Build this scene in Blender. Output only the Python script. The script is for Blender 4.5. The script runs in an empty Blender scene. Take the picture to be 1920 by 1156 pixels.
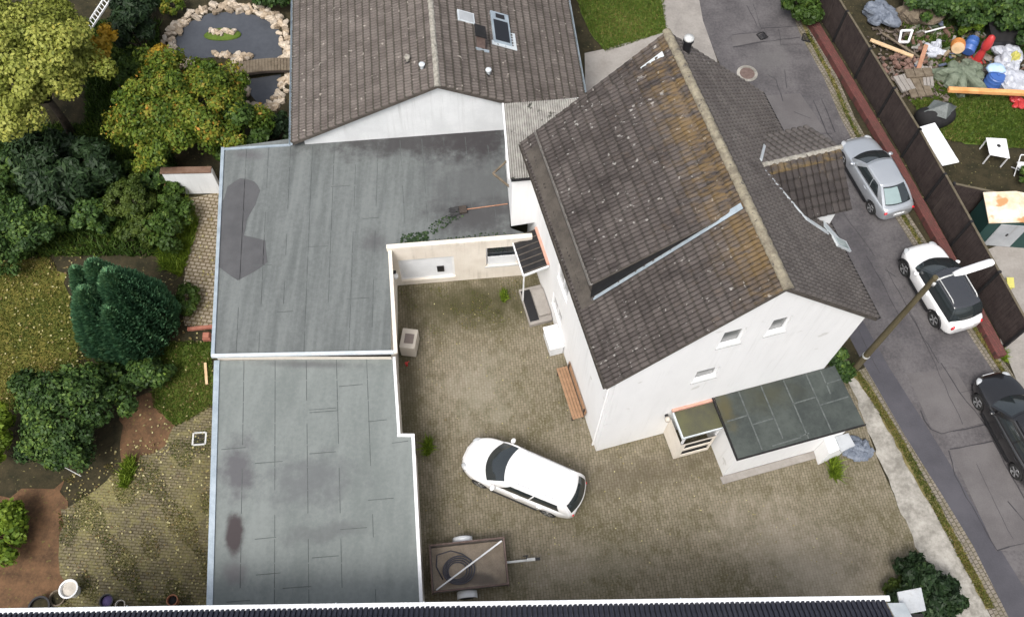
import bpy, bmesh, math, random
import numpy as np
from mathutils import Vector, Matrix
S = bpy.context.scene
COL = S.collection
R = math.radians
random.seed(7)

# ------------------------------------------------------------------ camera
FPX, PITCH, ROLL, CAMH = 1675.37, 0.474848, 0.026261, 32.881
_r = Vector((1, 0, 0)); _f = Vector((0, math.sin(PITCH), -math.cos(PITCH))); _u = Vector((0, math.cos(PITCH), math.sin(PITCH)))
CR = math.cos(ROLL) * _r + math.sin(ROLL) * _u
CU = -math.sin(ROLL) * _r + math.cos(ROLL) * _u
cd = bpy.data.cameras.new('camera'); cam = bpy.data.objects.new('camera', cd); COL.objects.link(cam)
cam.matrix_world = Matrix(((CR.x, CU.x, -_f.x, 0), (CR.y, CU.y, -_f.y, 0), (CR.z, CU.z, -_f.z, CAMH), (0, 0, 0, 1)))
cd.sensor_width = 36; cd.sensor_fit = 'HORIZONTAL'; cd.lens = FPX / 1920 * 36; cd.clip_end = 1000
S.camera = cam
# ------------------------------------------------------------------ world, sun, exposure (soft overcast daylight)
SUN_EL, SUN_AZ = 58, 205          # azimuth clockwise from +Y
wd = bpy.data.worlds.new('World'); S.world = wd; wd.use_nodes = True
wn = wd.node_tree; wn.nodes.clear()
sky = wn.nodes.new('ShaderNodeTexSky'); sky.sky_type = 'NISHITA'; sky.sun_disc = False
sky.sun_elevation = R(SUN_EL); sky.sun_rotation = R(SUN_AZ); sky.dust_density = 6; sky.air_density = 1.0; sky.ozone_density = 0.6
hs = wn.nodes.new('ShaderNodeHueSaturation'); hs.inputs['Saturation'].default_value = 0.45
bg = wn.nodes.new('ShaderNodeBackground'); bg.inputs['Strength'].default_value = 0.125
wo = wn.nodes.new('ShaderNodeOutputWorld')
wn.links.new(sky.outputs[0], hs.inputs['Color']); wn.links.new(hs.outputs[0], bg.inputs[0]); wn.links.new(bg.outputs[0], wo.inputs[0])
sl = bpy.data.lights.new('sun', 'SUN'); sl.energy = 1.35; sl.angle = R(20); sl.color = (1, 0.975, 0.94)
so = bpy.data.objects.new('sun', sl); COL.objects.link(so)
_sd = Vector((math.sin(R(SUN_AZ)) * math.cos(R(SUN_EL)), math.cos(R(SUN_AZ)) * math.cos(R(SUN_EL)), math.sin(R(SUN_EL))))
so.rotation_euler = _sd.to_track_quat('Z', 'Y').to_euler()
S.view_settings.view_transform = 'Standard'; S.view_settings.look = 'None'
S.view_settings.exposure = 0.62; S.view_settings.gamma = 1
S.render.engine = 'CYCLES'

# ------------------------------------------------------------------ helpers
def G(px, py, z=0.0):
    """world point at height z that the survey of the photo gives for a picture position"""
    d = CR * ((px - 960) / FPX) - CU * ((py - 578) / FPX) + _f
    return Vector((0, 0, CAMH)) + d * ((z - CAMH) / d.z)
def GL(pts, z=0.0): return [G(p[0], p[1], z) for p in pts]

class MB:
    def __init__(s): s.v = []; s.f = []; s.t = []; s.tint = (0.5, 0.5, 0.5)
    def add(s, vs, fs, tint=None):
        b = len(s.v); s.v += [tuple(p) for p in vs]
        for f in fs: s.f.append(tuple(b + i for i in f)); s.t.append(tint or s.tint)
        return s
    def poly(s, *ps, tint=None): return s.add(ps, [tuple(range(len(ps)))], tint)
    def obox(s, P, a, b, c, tint=None):
        P, a, b, c = map(Vector, (P, a, b, c))
        return s.add([P, P + a, P + a + b, P + b, P + c, P + a + c, P + a + b + c, P + b + c],
                     [(3, 2, 1, 0), (4, 5, 6, 7), (0, 1, 5, 4), (1, 2, 6, 5), (2, 3, 7, 6), (3, 0, 4, 7)], tint)
    def box(s, c, size, rz=0, tint=None):
        X = Vector((math.cos(rz), math.sin(rz), 0)); Y = Vector((-X.y, X.x, 0)); Z = Vector((0, 0, 1))
        a, b, d = X * size[0], Y * size[1], Z * size[2]
        return s.obox(Vector(c) - a / 2 - b / 2 - d / 2, a, b, d, tint)
    def bar(s, A, B, w, h, up=(0, 0, 1), tint=None):
        A = Vector(A); B = Vector(B); d = B - A; up = Vector(up)
        sd = d.cross(up)
        if sd.length < 1e-6: sd = d.cross(Vector((1, 0, 0)))
        sd.normalize(); n = sd.cross(d).normalized()
        return s.obox(A - sd * w / 2 - n * h / 2, d, sd * w, n * h, tint)
    def prism(s, pts, h, tint=None):
        """pts: outline (counter-clockwise), extruded by vector h"""
        h = Vector((0, 0, h)) if not hasattr(h, '__len__') else Vector(h)
        n = len(pts); a = [Vector(p) for p in pts]
        return s.add(a + [p + h for p in a], [tuple(range(n - 1, -1, -1)), tuple(range(n, 2 * n))] + [(i, (i + 1) % n, n + (i + 1) % n, n + i) for i in range(n)], tint)
    def tube(s, path, rad, n=8, cap=True, tint=None):
        path = [Vector(p) for p in path]
        if not hasattr(rad, '__len__'): rad = [rad] * len(path)
        vs = []; fs = []; m = len(path); ref = None
        for i, p in enumerate(path):
            d = (path[min(i + 1, m - 1)] - path[max(i - 1, 0)]).normalized()
            if ref is None: ref = d.cross(Vector((0, 0, 1))) if abs(d.z) < .95 else d.cross(Vector((1, 0, 0)))
            x = (ref - d * ref.dot(d)).normalized(); y = d.cross(x); ref = x
            for k in range(n):
                a = 2 * math.pi * k / n; vs.append(p + (x * math.cos(a) + y * math.sin(a)) * rad[i])
        for i in range(m - 1):
            for k in range(n): fs.append((i * n + k, i * n + (k + 1) % n, (i + 1) * n + (k + 1) % n, (i + 1) * n + k))
        if cap: fs += [tuple(range(n - 1, -1, -1)), tuple(range((m - 1) * n, m * n))]
        return s.add(vs, fs, tint)
    def lathe(s, prof, c, axis=(0, 0, 1), n=20, tint=None):
        """prof: (radius, height) along axis"""
        ax = Vector(axis).normalized(); c = Vector(c)
        x = ax.cross(Vector((0, 0, 1))) if abs(ax.z) < .9 else Vector((1, 0, 0))
        x = (x - ax * x.dot(ax)).normalized(); y = ax.cross(x); vs = []; fs = []
        for r, h in prof:
            for k in range(n):
                a = 2 * math.pi * k / n; vs.append(c + ax * h + (x * math.cos(a) + y * math.sin(a)) * r)
        for i in range(len(prof) - 1):
            for k in range(n): fs.append((i * n + k, i * n + (k + 1) % n, (i + 1) * n + (k + 1) % n, (i + 1) * n + k))
        fs += [tuple(range(n - 1, -1, -1)), tuple(range((len(prof) - 1) * n, len(prof) * n))]
        return s.add(vs, fs, tint)
    def blob(s, c, rad, seed=0, amp=.15, nu=10, nv=7, rz=0, power=1.0, tint=None):
        rg = random.Random(seed); c = Vector(c); vs = []; fs = []
        ph = [rg.uniform(0, 6.28) for _ in range(6)]
        for j in range(nv + 1):
            th = math.pi * j / nv
            for i in range(nu):
                a = 2 * math.pi * i / nu
                k = 1 + amp * (math.sin(2 * a + ph[0]) * math.sin(th) + .7 * math.sin(3 * a + 2 * th + ph[1]) * math.sin(th) + .6 * math.sin(3 * th + ph[2]))
                sx = math.copysign(abs(math.cos(a)) ** power, math.cos(a)); sy = math.copysign(abs(math.sin(a)) ** power, math.sin(a))
                st = math.sin(th) ** power if power != 1 else math.sin(th)
                x, y, z = rad[0] * k * st * sx, rad[1] * k * st * sy, rad[2] * k * math.copysign(abs(math.cos(th)) ** power, math.cos(th))
                vs.append(c + Vector((x * math.cos(rz) - y * math.sin(rz), x * math.sin(rz) + y * math.cos(rz), z)))
        for j in range(nv):
            for i in range(nu): fs.append((j * nu + i, (j + 1) * nu + i, (j + 1) * nu + (i + 1) % nu, j * nu + (i + 1) % nu))
        return s.add(vs, fs, tint)
    def mesh(s, name, inv=None, smooth=False):
        me = bpy.data.meshes.new(name)
        vs = s.v if inv is None else [tuple(inv @ Vector(p)) for p in s.v]
        me.from_pydata(vs, [], s.f); me.update()
        bm = bmesh.new(); bm.from_mesh(me)
        bmesh.ops.recalc_face_normals(bm, faces=bm.faces[:]); bm.to_mesh(me); bm.free()
        at = me.color_attributes.new('tint', 'FLOAT_COLOR', 'CORNER'); arr = np.empty((len(me.loops), 4), np.float32); arr[:, 3] = 1
        k = 0
        for f, t in zip(s.f, s.t): arr[k:k + len(f), :3] = t; k += len(f)
        at.data.foreach_set('color', arr.ravel())
        if smooth: me.polygons.foreach_set('use_smooth', [True] * len(me.polygons))
        return me

INV = {}
def rootinv(o):
    while o.parent: o = o.parent
    return INV.get(o.name)
def tag(o, label=None, cat=None, group=None, kind=None):
    if label: o['label'] = label
    if cat: o['category'] = cat
    if group: o['group'] = group
    if kind: o['kind'] = kind
    return o
def thing(name, label, cat, loc=(0, 0, 0), rz=0, group=None):
    o = bpy.data.objects.new(name, None); COL.objects.link(o); o.empty_display_size = .3
    o.location = loc; o.rotation_euler = (0, 0, rz)
    INV[o.name] = (Matrix.Translation(Vector(loc)) @ Matrix.Rotation(rz, 4, 'Z')).inverted()
    return tag(o, label, cat, group)
def obj(name, mb, mat, parent=None, smooth=False, bevel=0, label=None, sharp=None, local=False):
    """links a builder's faces as ONE mesh object; world coordinates become local to the thing (local=True: already local)"""
    inv = rootinv(parent) if (parent and not local) else None
    o = bpy.data.objects.new(name, mb.mesh(name, inv, smooth)); COL.objects.link(o)
    o.data.materials.append(mat)
    if parent: o.parent = parent
    if label: o['label'] = label
    if bevel:
        b = o.modifiers.new('bevel', 'BEVEL'); b.width = bevel; b.segments = 2; b.limit_method = 'ANGLE'
    if sharp: o.data.set_sharp_from_angle(angle=R(sharp))
    return o
def solo(name, mb, mat, label, cat, loc, **k):
    """a thing that is one mesh: origin at loc"""
    g = k.pop('group', None); kind = k.pop('kind', None)
    loc = Vector(loc); m = MB(); m.v = [tuple(Vector(p) - loc) for p in mb.v]; m.f = mb.f; m.t = mb.t
    o = obj(name, m, mat, **k); o.location = loc
    return tag(o, label, cat, g, kind)
def struct(name, mb, mat, **k): return tag(obj(name, mb, mat, **k), kind='structure')
def stuff(o): o['kind'] = 'stuff'; return o
def copy_tree(o, parent=None):
    c = o.copy(); COL.objects.link(c)
    if parent: c.parent = parent
    for ch in o.children: copy_tree(ch, c)
    return c
def jag(pts, amp=.1, step=.35, seed=0):
    rg = random.Random(seed); out = []
    n = len(pts)
    for i in range(n):
        a, b = Vector(pts[i]), Vector(pts[(i + 1) % n]); m = max(1, int((b - a).length / step))
        for k in range(m):
            p = a.lerp(b, k / m); out.append(p + Vector((rg.uniform(-amp, amp), rg.uniform(-amp, amp), 0)))
    return out
def jagline(pts, amp=.1, step=.35, seed=0):
    rg = random.Random(seed); out = []
    for a, b in zip(pts, pts[1:]):
        m = max(1, int((b - a).length / step))
        out += [a.lerp(b, k / m) + Vector((rg.uniform(-amp, amp), rg.uniform(-amp, amp), 0)) for k in range(m)]
    return out + [pts[-1]]
def flat(pts, z=None):
    """triangulated flat sheet"""
    m = MB(); bm = bmesh.new()
    vs = [bm.verts.new((p[0], p[1], p[2] if z is None else z)) for p in pts]
    f = bm.faces.new(vs); f.normal_update()
    if f.normal.z < 0: f.normal_flip()
    bmesh.ops.triangulate(bm, faces=bm.faces[:]); bm.verts.index_update()
    m.add([v.co.copy() for v in bm.verts], [[v.index for v in f.verts] for f in bm.faces]); bm.free()
    return m
def inpoly(x, y, P):
    c = False; n = len(P)
    for i in range(n):
        x1, y1, x2, y2 = P[i][0], P[i][1], P[i - 1][0], P[i - 1][1]
        if (y1 > y) != (y2 > y) and x < (x2 - x1) * (y - y1) / (y2 - y1) + x1: c = not c
    return c
def rawmesh(name, V, F, T, mat, parent=None, loc=None):
    """fast mesh from numpy: V (n,3), F (m,4) quads or (m,3), T (m,3) tint"""
    if loc is not None: V = V - np.array(loc)
    elif parent and rootinv(parent):
        Mi = np.array(rootinv(parent)); V = V @ Mi[:3, :3].T + Mi[:3, 3]
    k = F.shape[1]; me = bpy.data.meshes.new(name)
    me.vertices.add(len(V)); me.vertices.foreach_set('co', V.astype(np.float32).ravel())
    me.loops.add(F.size); me.loops.foreach_set('vertex_index', F.astype(np.int32).ravel())
    me.polygons.add(len(F)); me.polygons.foreach_set('loop_start', np.arange(0, F.size, k, dtype=np.int32))
    me.update(calc_edges=True)
    at = me.color_attributes.new('tint', 'FLOAT_COLOR', 'CORNER'); a = np.ones((F.size, 4), np.float32); a[:, :3] = np.repeat(T, k, 0)
    at.data.foreach_set('color', a.ravel())
    o = bpy.data.objects.new(name, me); COL.objects.link(o); me.materials.append(mat)
    if parent: o.parent = parent
    if loc is not None: o.location = loc
    return o

# ------------------------------------------------------------------ materials
def newmat(name):
    m = bpy.data.materials.new(name); m.use_nodes = True; t = m.node_tree; t.nodes.clear()
    o = t.nodes.new('ShaderNodeOutputMaterial'); p = t.nodes.new('ShaderNodeBsdfPrincipled'); t.links.new(p.outputs[0], o.inputs[0])
    return m, t, p, o
def N(t, typ, **k):
    n = t.nodes.new(typ)
    for a, b in k.items():
        if a in n.inputs: n.inputs[a].default_value = b
        else: setattr(n, a, b)
    return n
def coords(t, rz=0, scale=(1, 1, 1)):
    c = t.nodes.new('ShaderNodeNewGeometry'); mp = t.nodes.new('ShaderNodeMapping')
    mp.inputs['Rotation'].default_value = (0, 0, rz); mp.inputs['Scale'].default_value = scale
    t.links.new(c.outputs['Position'], mp.inputs[0]); return mp.outputs[0]
def ramp(t, fac, stops):
    r = t.nodes.new('ShaderNodeValToRGB'); e = r.color_ramp.elements
    while len(e) < len(stops): e.new(.5)
    for i, (p, c) in enumerate(stops): e[i].position = p; e[i].color = (*c, 1) if len(c) == 3 else c
    t.links.new(fac, r.inputs[0]); return r.outputs[0]
def mix(t, fac, a, b, mode='MIX'):
    n = t.nodes.new('ShaderNodeMix'); n.data_type = 'RGBA'; n.blend_type = mode
    for sock, v in ((0, fac), (6, a), (7, b)):
        if hasattr(v, 'node'): t.links.new(v, n.inputs[sock])
        else: n.inputs[sock].default_value = v if sock == 0 else (*v, 1)
    return n.outputs[2]
def mth(t, op, a, b=None):
    n = t.nodes.new('ShaderNodeMath'); n.operation = op
    for i, v in enumerate((a, b)):
        if v is None: continue
        if hasattr(v, 'node'): t.links.new(v, n.inputs[i])
        else: n.inputs[i].default_value = v
    return n.outputs[0]
def noise(t, co, scale, detail=5, rough=.6, dist=0):
    n = N(t, 'ShaderNodeTexNoise', Scale=scale, Detail=detail, Roughness=rough, Distortion=dist); t.links.new(co, n.inputs['Vector']); return n.outputs['Fac']
def smap(t, v, a, b):
    n = t.nodes.new('ShaderNodeMapRange'); n.interpolation_type = 'SMOOTHSTEP'; t.links.new(v, n.inputs[0])
    n.inputs[1].default_value = a; n.inputs[2].default_value = b; return n.outputs[0]
def spot(t, c, rad, rz=0, wob=.5, soft=.5):
    """mask of a stain or painted-shade area with its own place and ragged outline"""
    g = t.nodes.new('ShaderNodeNewGeometry'); mp = N(t, 'ShaderNodeMapping', vector_type='TEXTURE')
    mp.inputs['Location'].default_value = c; mp.inputs['Rotation'].default_value = (0, 0, rz); mp.inputs['Scale'].default_value = (rad[0], rad[1], 50)
    t.links.new(g.outputs['Position'], mp.inputs[0]); ln = t.nodes.new('ShaderNodeVectorMath'); ln.operation = 'LENGTH'; t.links.new(mp.outputs[0], ln.inputs[0])
    nz = noise(t, coords(t), 1.6, 6, .65)
    d = mth(t, 'ADD', ln.outputs['Value'], mth(t, 'MULTIPLY', mth(t, 'SUBTRACT', nz, .5), wob * 2))
    return smap(t, d, 1, 1 - soft)
def bump(t, p, h, strength=.3, dist=.02):
    b = N(t, 'ShaderNodeBump', Strength=strength, Distance=dist); t.links.new(h, b.inputs['Height']); t.links.new(b.outputs[0], p.inputs['Normal'])
def surf(name, a, b, scale=2.0, rough=.85, detail=6, fine=25, fineamt=.35, bmp=.25, metal=0, stretch=(1, 1, 1), rz=0, spots=None, speck=None, spec=.3, coat=0):
    """generic weathered surface: two colours mixed by a broad and a fine noise; spots=[(colour, centre, radii, rz)], speck=(colour, scale, threshold)"""
    m, t, p, o = newmat(name); co = coords(t, rz, stretch)
    n1 = noise(t, co, scale, detail); n2 = noise(t, coords(t), fine, 4, .7)
    f = mth(t, 'ADD', mth(t, 'MULTIPLY', n1, 1 - fineamt), mth(t, 'MULTIPLY', n2, fineamt))
    c = mix(t, smap(t, f, .32, .68), a, b)
    if speck: c = mix(t, smap(t, noise(t, coords(t), speck[1], 3, .5), speck[2], speck[2] + .06), c, speck[0])
    for s_ in spots or []:
        c = mix(t, mth(t, 'MULTIPLY', spot(t, s_[1], s_[2], s_[3] if len(s_) > 3 else 0, *(s_[5:7] if len(s_) > 5 else ())), s_[4] if len(s_) > 4 else .9), c, s_[0])
    t.links.new(c, p.inputs['Base Color']); p.inputs['Roughness'].default_value = rough; p.inputs['Metallic'].default_value = metal
    p.inputs['Specular IOR Level'].default_value = spec; p.inputs['Coat Weight'].default_value = coat
    if bmp: bump(t, p, n2, bmp)
    return m
def plain(name, c, rough=.5, metal=0, coat=0, spec=.5, var=.12):
    m, t, p, o = newmat(name); n = noise(t, coords(t), 6, 4)
    t.links.new(mix(t, n, [x * (1 - var) for x in c], [min(1, x * (1 + var)) for x in c]), p.inputs['Base Color'])
    p.inputs['Roughness'].default_value = rough; p.inputs['Metallic'].default_value = metal; p.inputs['Coat Weight'].default_value = coat; p.inputs['Coat Roughness'].default_value = .08; p.inputs['Specular IOR Level'].default_value = spec
    return m
def leafmat(name, stops, rough=.55, trans=.25):
    m, t, p, o = newmat(name); a = N(t, 'ShaderNodeAttribute', attribute_name='tint'); sp = t.nodes.new('ShaderNodeSeparateColor'); t.links.new(a.outputs['Color'], sp.inputs[0])
    c = ramp(t, sp.outputs[0], stops); t.links.new(c, p.inputs['Base Color']); p.inputs['Roughness'].default_value = rough; p.inputs['Specular IOR Level'].default_value = .25
    tr = t.nodes.new('ShaderNodeBsdfTranslucent'); t.links.new(c, tr.inputs[0]); mx = N(t, 'ShaderNodeMixShader'); mx.inputs[0].default_value = trans
    t.links.new(p.outputs[0], mx.inputs[1]); t.links.new(tr.outputs[0], mx.inputs[2]); t.links.new(mx.outputs[0], o.inputs[0]); return m
def tilemat(name, dark, light, lichen=None, speckle=(.34, .33, .31), spk=.66, edge=.45):
    m, t, p, o = newmat(name); a = N(t, 'ShaderNodeAttribute', attribute_name='tint'); sp = t.nodes.new('ShaderNodeSeparateColor'); t.links.new(a.outputs['Color'], sp.inputs[0])
    co = coords(t); n1 = noise(t, co, .8, 5); n2 = noise(t, co, 14, 5, .7)
    f = mth(t, 'ADD', mth(t, 'ADD', mth(t, 'MULTIPLY', sp.outputs[0], .13), mth(t, 'MULTIPLY', n1, .5)), mth(t, 'MULTIPLY', n2, .45))
    c = mix(t, smap(t, f, .28, .82), dark, light)
    c = mix(t, mth(t, 'MULTIPLY', mth(t, 'SUBTRACT', 1.0, sp.outputs[2]), edge), c, (dark[0] * .55, dark[1] * .6, dark[2] * .5))  # lower band of each tile darkened: moss plus painted course-line shade
    c = mix(t, mth(t, 'MULTIPLY', smap(t, noise(t, co, 5.5, 2, .5), spk, spk + .05), .7), c, speckle)
    if lichen:
        k = mth(t, 'MULTIPLY', smap(t, sp.outputs[1], .74, 1.0), smap(t, noise(t, coords(t, -.294, (.9, 2.6, .9)), 1.5, 6, .72), .40, .62)); k = mth(t, 'MAXIMUM', k, mth(t, 'MULTIPLY', mth(t, 'MULTIPLY', spot(t, (7.0, 13.6, 10), (1.5, 2.0), .3, .9, .9), smap(t, sp.outputs[1], .6, .95)), smap(t, noise(t, coords(t, -.294, (.9, 3, .9)), 2.3, 6, .75), .36, .56)))
        c = mix(t, mth(t, 'MULTIPLY', k, .5), c, lichen)
        k2 = mth(t, 'MULTIPLY', smap(t, sp.outputs[1], .3, .95), smap(t, noise(t, co, 3.1, 5, .7), .53, .68)); c = mix(t, mth(t, 'MULTIPLY', k2, .4), c, (lichen[0] * .55, lichen[1] * .6, lichen[2] * 1.2))
    t.links.new(c, p.inputs['Base Color']); p.inputs['Roughness'].default_value = .9; p.inputs['Specular IOR Level'].default_value = .2
    bump(t, p, n2, .4, .012); return m
def pavermat(name, rz, bw, bh, cols, mortar, moss, mossscale=.5, mosslo=.5, mosshi=.7, spots=None, msize=.012, rough=.9, bumpd=.012):
    m, t, p, o = newmat(name); co = coords(t, rz)
    bt = N(t, 'ShaderNodeTexBrick', Scale=1.0); bt.inputs['Color1'].default_value = (*cols[0], 1); bt.inputs['Color2'].default_value = (*cols[1], 1); bt.inputs['Mortar'].default_value = (*mortar, 1)
    bt.inputs['Brick Width'].default_value = bw; bt.inputs['Row Height'].default_value = bh; bt.inputs['Mortar Size'].default_value = msize; bt.inputs['Mortar Smooth'].default_value = .5; bt.inputs['Bias'].default_value = 0
    t.links.new(co, bt.inputs['Vector'])
    c = mix(t, mth(t, 'MULTIPLY', noise(t, co, 9, 4, .7), .6), bt.outputs['Color'], cols[2])
    big = noise(t, co, mossscale, 6, .65); fine = noise(t, co, 12, 5, .7)
    c = mix(t, mth(t, 'MULTIPLY', smap(t, noise(t, co, 2.6, 8, .78), .44, .66), .5), c, moss); c = mix(t, mth(t, 'MULTIPLY', smap(t, noise(t, co, 5.3, 6, .75), .54, .70), .35), c, cols[0])
    k = mth(t, 'MULTIPLY', smap(t, big, mosslo, mosshi), smap(t, fine, .34, .62)); c = mix(t, mth(t, 'MULTIPLY', k, .8), c, moss)
    for s_ in spots or []:
        c = mix(t, mth(t, 'MULTIPLY', spot(t, s_[1], s_[2], s_[3], *(s_[5:7] if len(s_) > 5 else ())), s_[4]), c, s_[0])
    t.links.new(c, p.inputs['Base Color']); p.inputs['Roughness'].default_value = rough; p.inputs['Specular IOR Level'].default_value = .2
    inv = mth(t, 'SUBTRACT', 1.0, bt.outputs['Fac']); bump(t, p, mth(t, 'ADD', inv, mth(t, 'MULTIPLY', fine, .6)), .6, bumpd); return m

M = {}
M['white'] = surf('white_render', (.80, .805, .805), (.86, .865, .865), 1.2, .9, fineamt=.4, bmp=.2, stretch=(1, 1, .35), speck=((.66, .66, .64), 1.3, .69))
M['cream'] = surf('cream_render', (.66, .60, .52), (.76, .71, .63), 1.5, .9, bmp=.2)
M['offwhite'] = surf('grey_white_render', (.62, .64, .65), (.74, .76, .77), 1.0, .9, bmp=.15)
M['glass'] = plain('window_glass', (.03, .035, .04), .06, 0, 0, .6)
M['paleglass'] = surf('pale_glass', (.13, .135, .135), (.22, .225, .22), .9, .12, bmp=0, spec=.6)
M['frame'] = plain('white_frame', (.78, .79, .80), .45)
M['zinc'] = surf('zinc', (.30, .36, .41), (.45, .52, .57), 2.5, .45, metal=.35, bmp=.1)
M['palezinc'] = surf('pale_zinc', (.52, .57, .60), (.66, .70, .72), 2.5, .5, metal=.2, bmp=.1)
M['whitemetal'] = surf('white_metal', (.66, .68, .70), (.78, .80, .82), 1.5, .5, bmp=.05)
M['slate'] = surf('dark_cladding', (.012, .012, .013), (.024, .023, .024), 3, .8)
M['brownclad'] = surf('brown_cladding', (.055, .048, .042), (.10, .088, .075), 2.5, .9, fine=18)
M['darkwood'] = surf('dark_wood', (.04, .032, .027), (.075, .06, .05), 4, .8, stretch=(1, 1, .2))
M['black'] = plain('black_plastic', (.015, .015, .017), .45)
M['rubber'] = plain('rubber', (.018, .018, .018), .85)
M['darkpane'] = plain('dark_pane', (.018, .02, .025), .35, 0, 0, .3)
M['brick'] = surf('red_brick', (.28, .10, .07), (.38, .17, .12), 6, .9)
M['salmon'] = surf('salmon_trim', (.50, .26, .20), (.60, .36, .28), 4, .9)
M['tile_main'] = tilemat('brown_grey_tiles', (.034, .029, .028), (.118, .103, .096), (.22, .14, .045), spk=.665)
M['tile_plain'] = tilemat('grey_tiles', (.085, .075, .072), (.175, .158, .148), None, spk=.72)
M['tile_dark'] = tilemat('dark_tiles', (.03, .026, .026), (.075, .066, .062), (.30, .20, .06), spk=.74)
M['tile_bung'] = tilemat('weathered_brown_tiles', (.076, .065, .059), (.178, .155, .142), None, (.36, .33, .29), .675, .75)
M['ridge'] = surf('lichen_ridge', (.15, .13, .10), (.31, .28, .205), 5, .95, fine=14, bmp=.5, speck=((.10, .09, .08), 6, .62))
M['mortar'] = surf('mortar', (.17, .16, .14), (.40, .38, .33), 7, .95, fine=12, bmp=.5)
M['corr'] = surf('fibre_cement', (.26, .25, .23), (.42, .41, .38), 3, .95, fine=9, bmp=.4, speck=((.06, .06, .05), 2.6, .64))
FZ = 2.8
M['felt'] = surf('grey_green_felt', (.096, .106, .105), (.160, .174, .171), 1.3, .8, fine=7, stretch=(2.2, .16, 1), rz=-.09, bmp=.2, spec=.4,
    spots=[((.075, .078, .08), tuple(G(900, 350, FZ)), (3.6, 4.6), .12, .75, .7, .9), ((.03, .027, .029), tuple(G(890, 262, FZ)), (2.4, 1.7), .12, .92, .7, .8), ((.036, .033, .035), tuple(G(770, 266, FZ)), (5.6, 1.1), .12, .85, .8, .8),
           ((.05, .049, .051), tuple(G(905, 405, FZ)), (2.4, 1.1), 0, .85, .8, .8), ((.065, .062, .066), tuple(G(700, 455, FZ)), (.8, 1.0), 0, .6, .9, 1.2), ((.085, .078, .085), tuple(G(470, 290, FZ)), (1.1, .35), 0, .6, .7, 1.0),
           ((.07, .07, .075), tuple(G(620, 700, FZ)), (4.5, .35), 0, .6, .8, 1.0)])
M['felt2'] = surf('pale_green_felt', (.140, .158, .152), (.200, .220, .212), 1.0, .8, fine=7, stretch=(1.2, .3, 1), rz=-.12, bmp=.2, spec=.4,
    spots=[((.045, .034, .036), tuple(G(440, 1000, 2.55)), (.38, .95), .15, .95, .45, .5), ((.085, .082, .09), tuple(G(445, 880, 2.55)), (.9, 1.6), .1, .85, .8, .8), ((.085, .085, .09), tuple(G(580, 682, 2.55)), (3.2, .22), 0, .7, .7, 1.0),
           ((.11, .10, .107), tuple(G(440, 1070, 2.55)), (.6, .8), 0, .7, .7, 1.0), ((.095, .098, .105), tuple(G(580, 900, 2.55)), (2.4, 1.5), .2, .6, 1.0, .9), ((.095, .098, .102), tuple(G(600, 1000, 2.55)), (2.0, .5), .2, .5, 1.0, .8)])
M['feltdark'] = surf('dark_felt', (.05, .055, .055), (.085, .092, .09), 1.6, .75, fine=8, bmp=.2, spec=.4)
M['feltpatch'] = surf('felt_patch', (.068, .069, .073), (.094, .095, .099), 1.5, .75, bmp=.15)
M['feltannex'] = surf('mossy_slate_felt', (.030, .037, .035), (.062, .073, .066), 1.3, .7, fine=8, bmp=.25, spec=.4,
    spots=[((.085, .07, .024), tuple(G(1362, 768, 2.85)), (.45, 1.0), .3, .7, .9, 1.0), ((.045, .046, .026), tuple(G(1440, 740, 2.85)), (2.2, .8), .3, .7, .8, 1.2)])
M['seam'] = surf('felt_seam', (.06, .068, .068), (.11, .123, .12), 2, .8)
M['seamgrey'] = surf('annex_seam', (.06, .07, .067), (.13, .145, .14), 5, .8)
M['asphalt'] = surf('old_asphalt', (.062, .058, .061), (.128, .12, .122), .9, .9, fine=9, fineamt=.45, bmp=.3, spots=[((.052, .05, .056), tuple(G(1490, 215)), (2.2, 1.2), 1, .6, .8, 1.0), ((.13, .125, .123), tuple(G(1440, 110)), (2.0, 1.4), 1, .6, .8, 1.0), ((.055, .052, .058), tuple(G(1640, 520)), (.7, 5.5), .35, .5, .8, 1.0)])
M['asphalt2'] = surf('patched_asphalt', (.098, .091, .092), (.135, .127, .127), .8, .9, fine=18, fineamt=.3, bmp=.3)
M['asphalt3'] = surf('new_asphalt', (.058, .057, .066), (.083, .081, .092), .7, .9, fine=18, fineamt=.3, bmp=.3)
M['tar'] = plain('tar_seam', (.032, .030, .034), .7)
M['concrete'] = surf('stained_concrete', (.17, .16, .138), (.42, .40, .36), 1.1, .92, fine=6, fineamt=.4, bmp=.3)
M['concrete2'] = surf('pale_concrete', (.24, .22, .20), (.33, .31, .285), .9, .92, fine=9, bmp=.3)
M['pale'] = surf('pale_pavement', (.21, .195, .18), (.31, .29, .265), 1.1, .92, fine=9, bmp=.3)
M['pavers'] = pavermat('courtyard_pavers', 1.44, .21, .105, ((.285, .25, .19), (.205, .177, .13), (.135, .117, .076)), (.10, .084, .055), (.072, .066, .026), .38, .42, .66, msize=.011,
    spots=[((.05, .047, .02), (-1.5, 17.1, 0), (4.6, 1.7), .12, .85, .6, .9), ((.06, .055, .03), (-4.0, 13.5, 0), (.9, 5.5), .08, .7, .7, 1.2), ((.32, .295, .235), (-1.2, 13.2, 0), (2.3, 2.6), .2, .42, 1.2, 1.1), ((.34, .305, .245), (2.5, 6.5, 0), (4.5, 1.3), .1, .4, 1.1, 1.2),  # dark spots by the garage walls: olive growth plus painted wall shade
           ((.36, .32, .26), (11.0, 6.8, 0), (5.5, 2.6), -.5, .55, .9, 1.2), ((.075, .062, .042), (5, 10.0, 0), (6, 1.2), .25, .55, .8, 1.2)])  # last spot paints the shade along the house front into the paving
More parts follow.
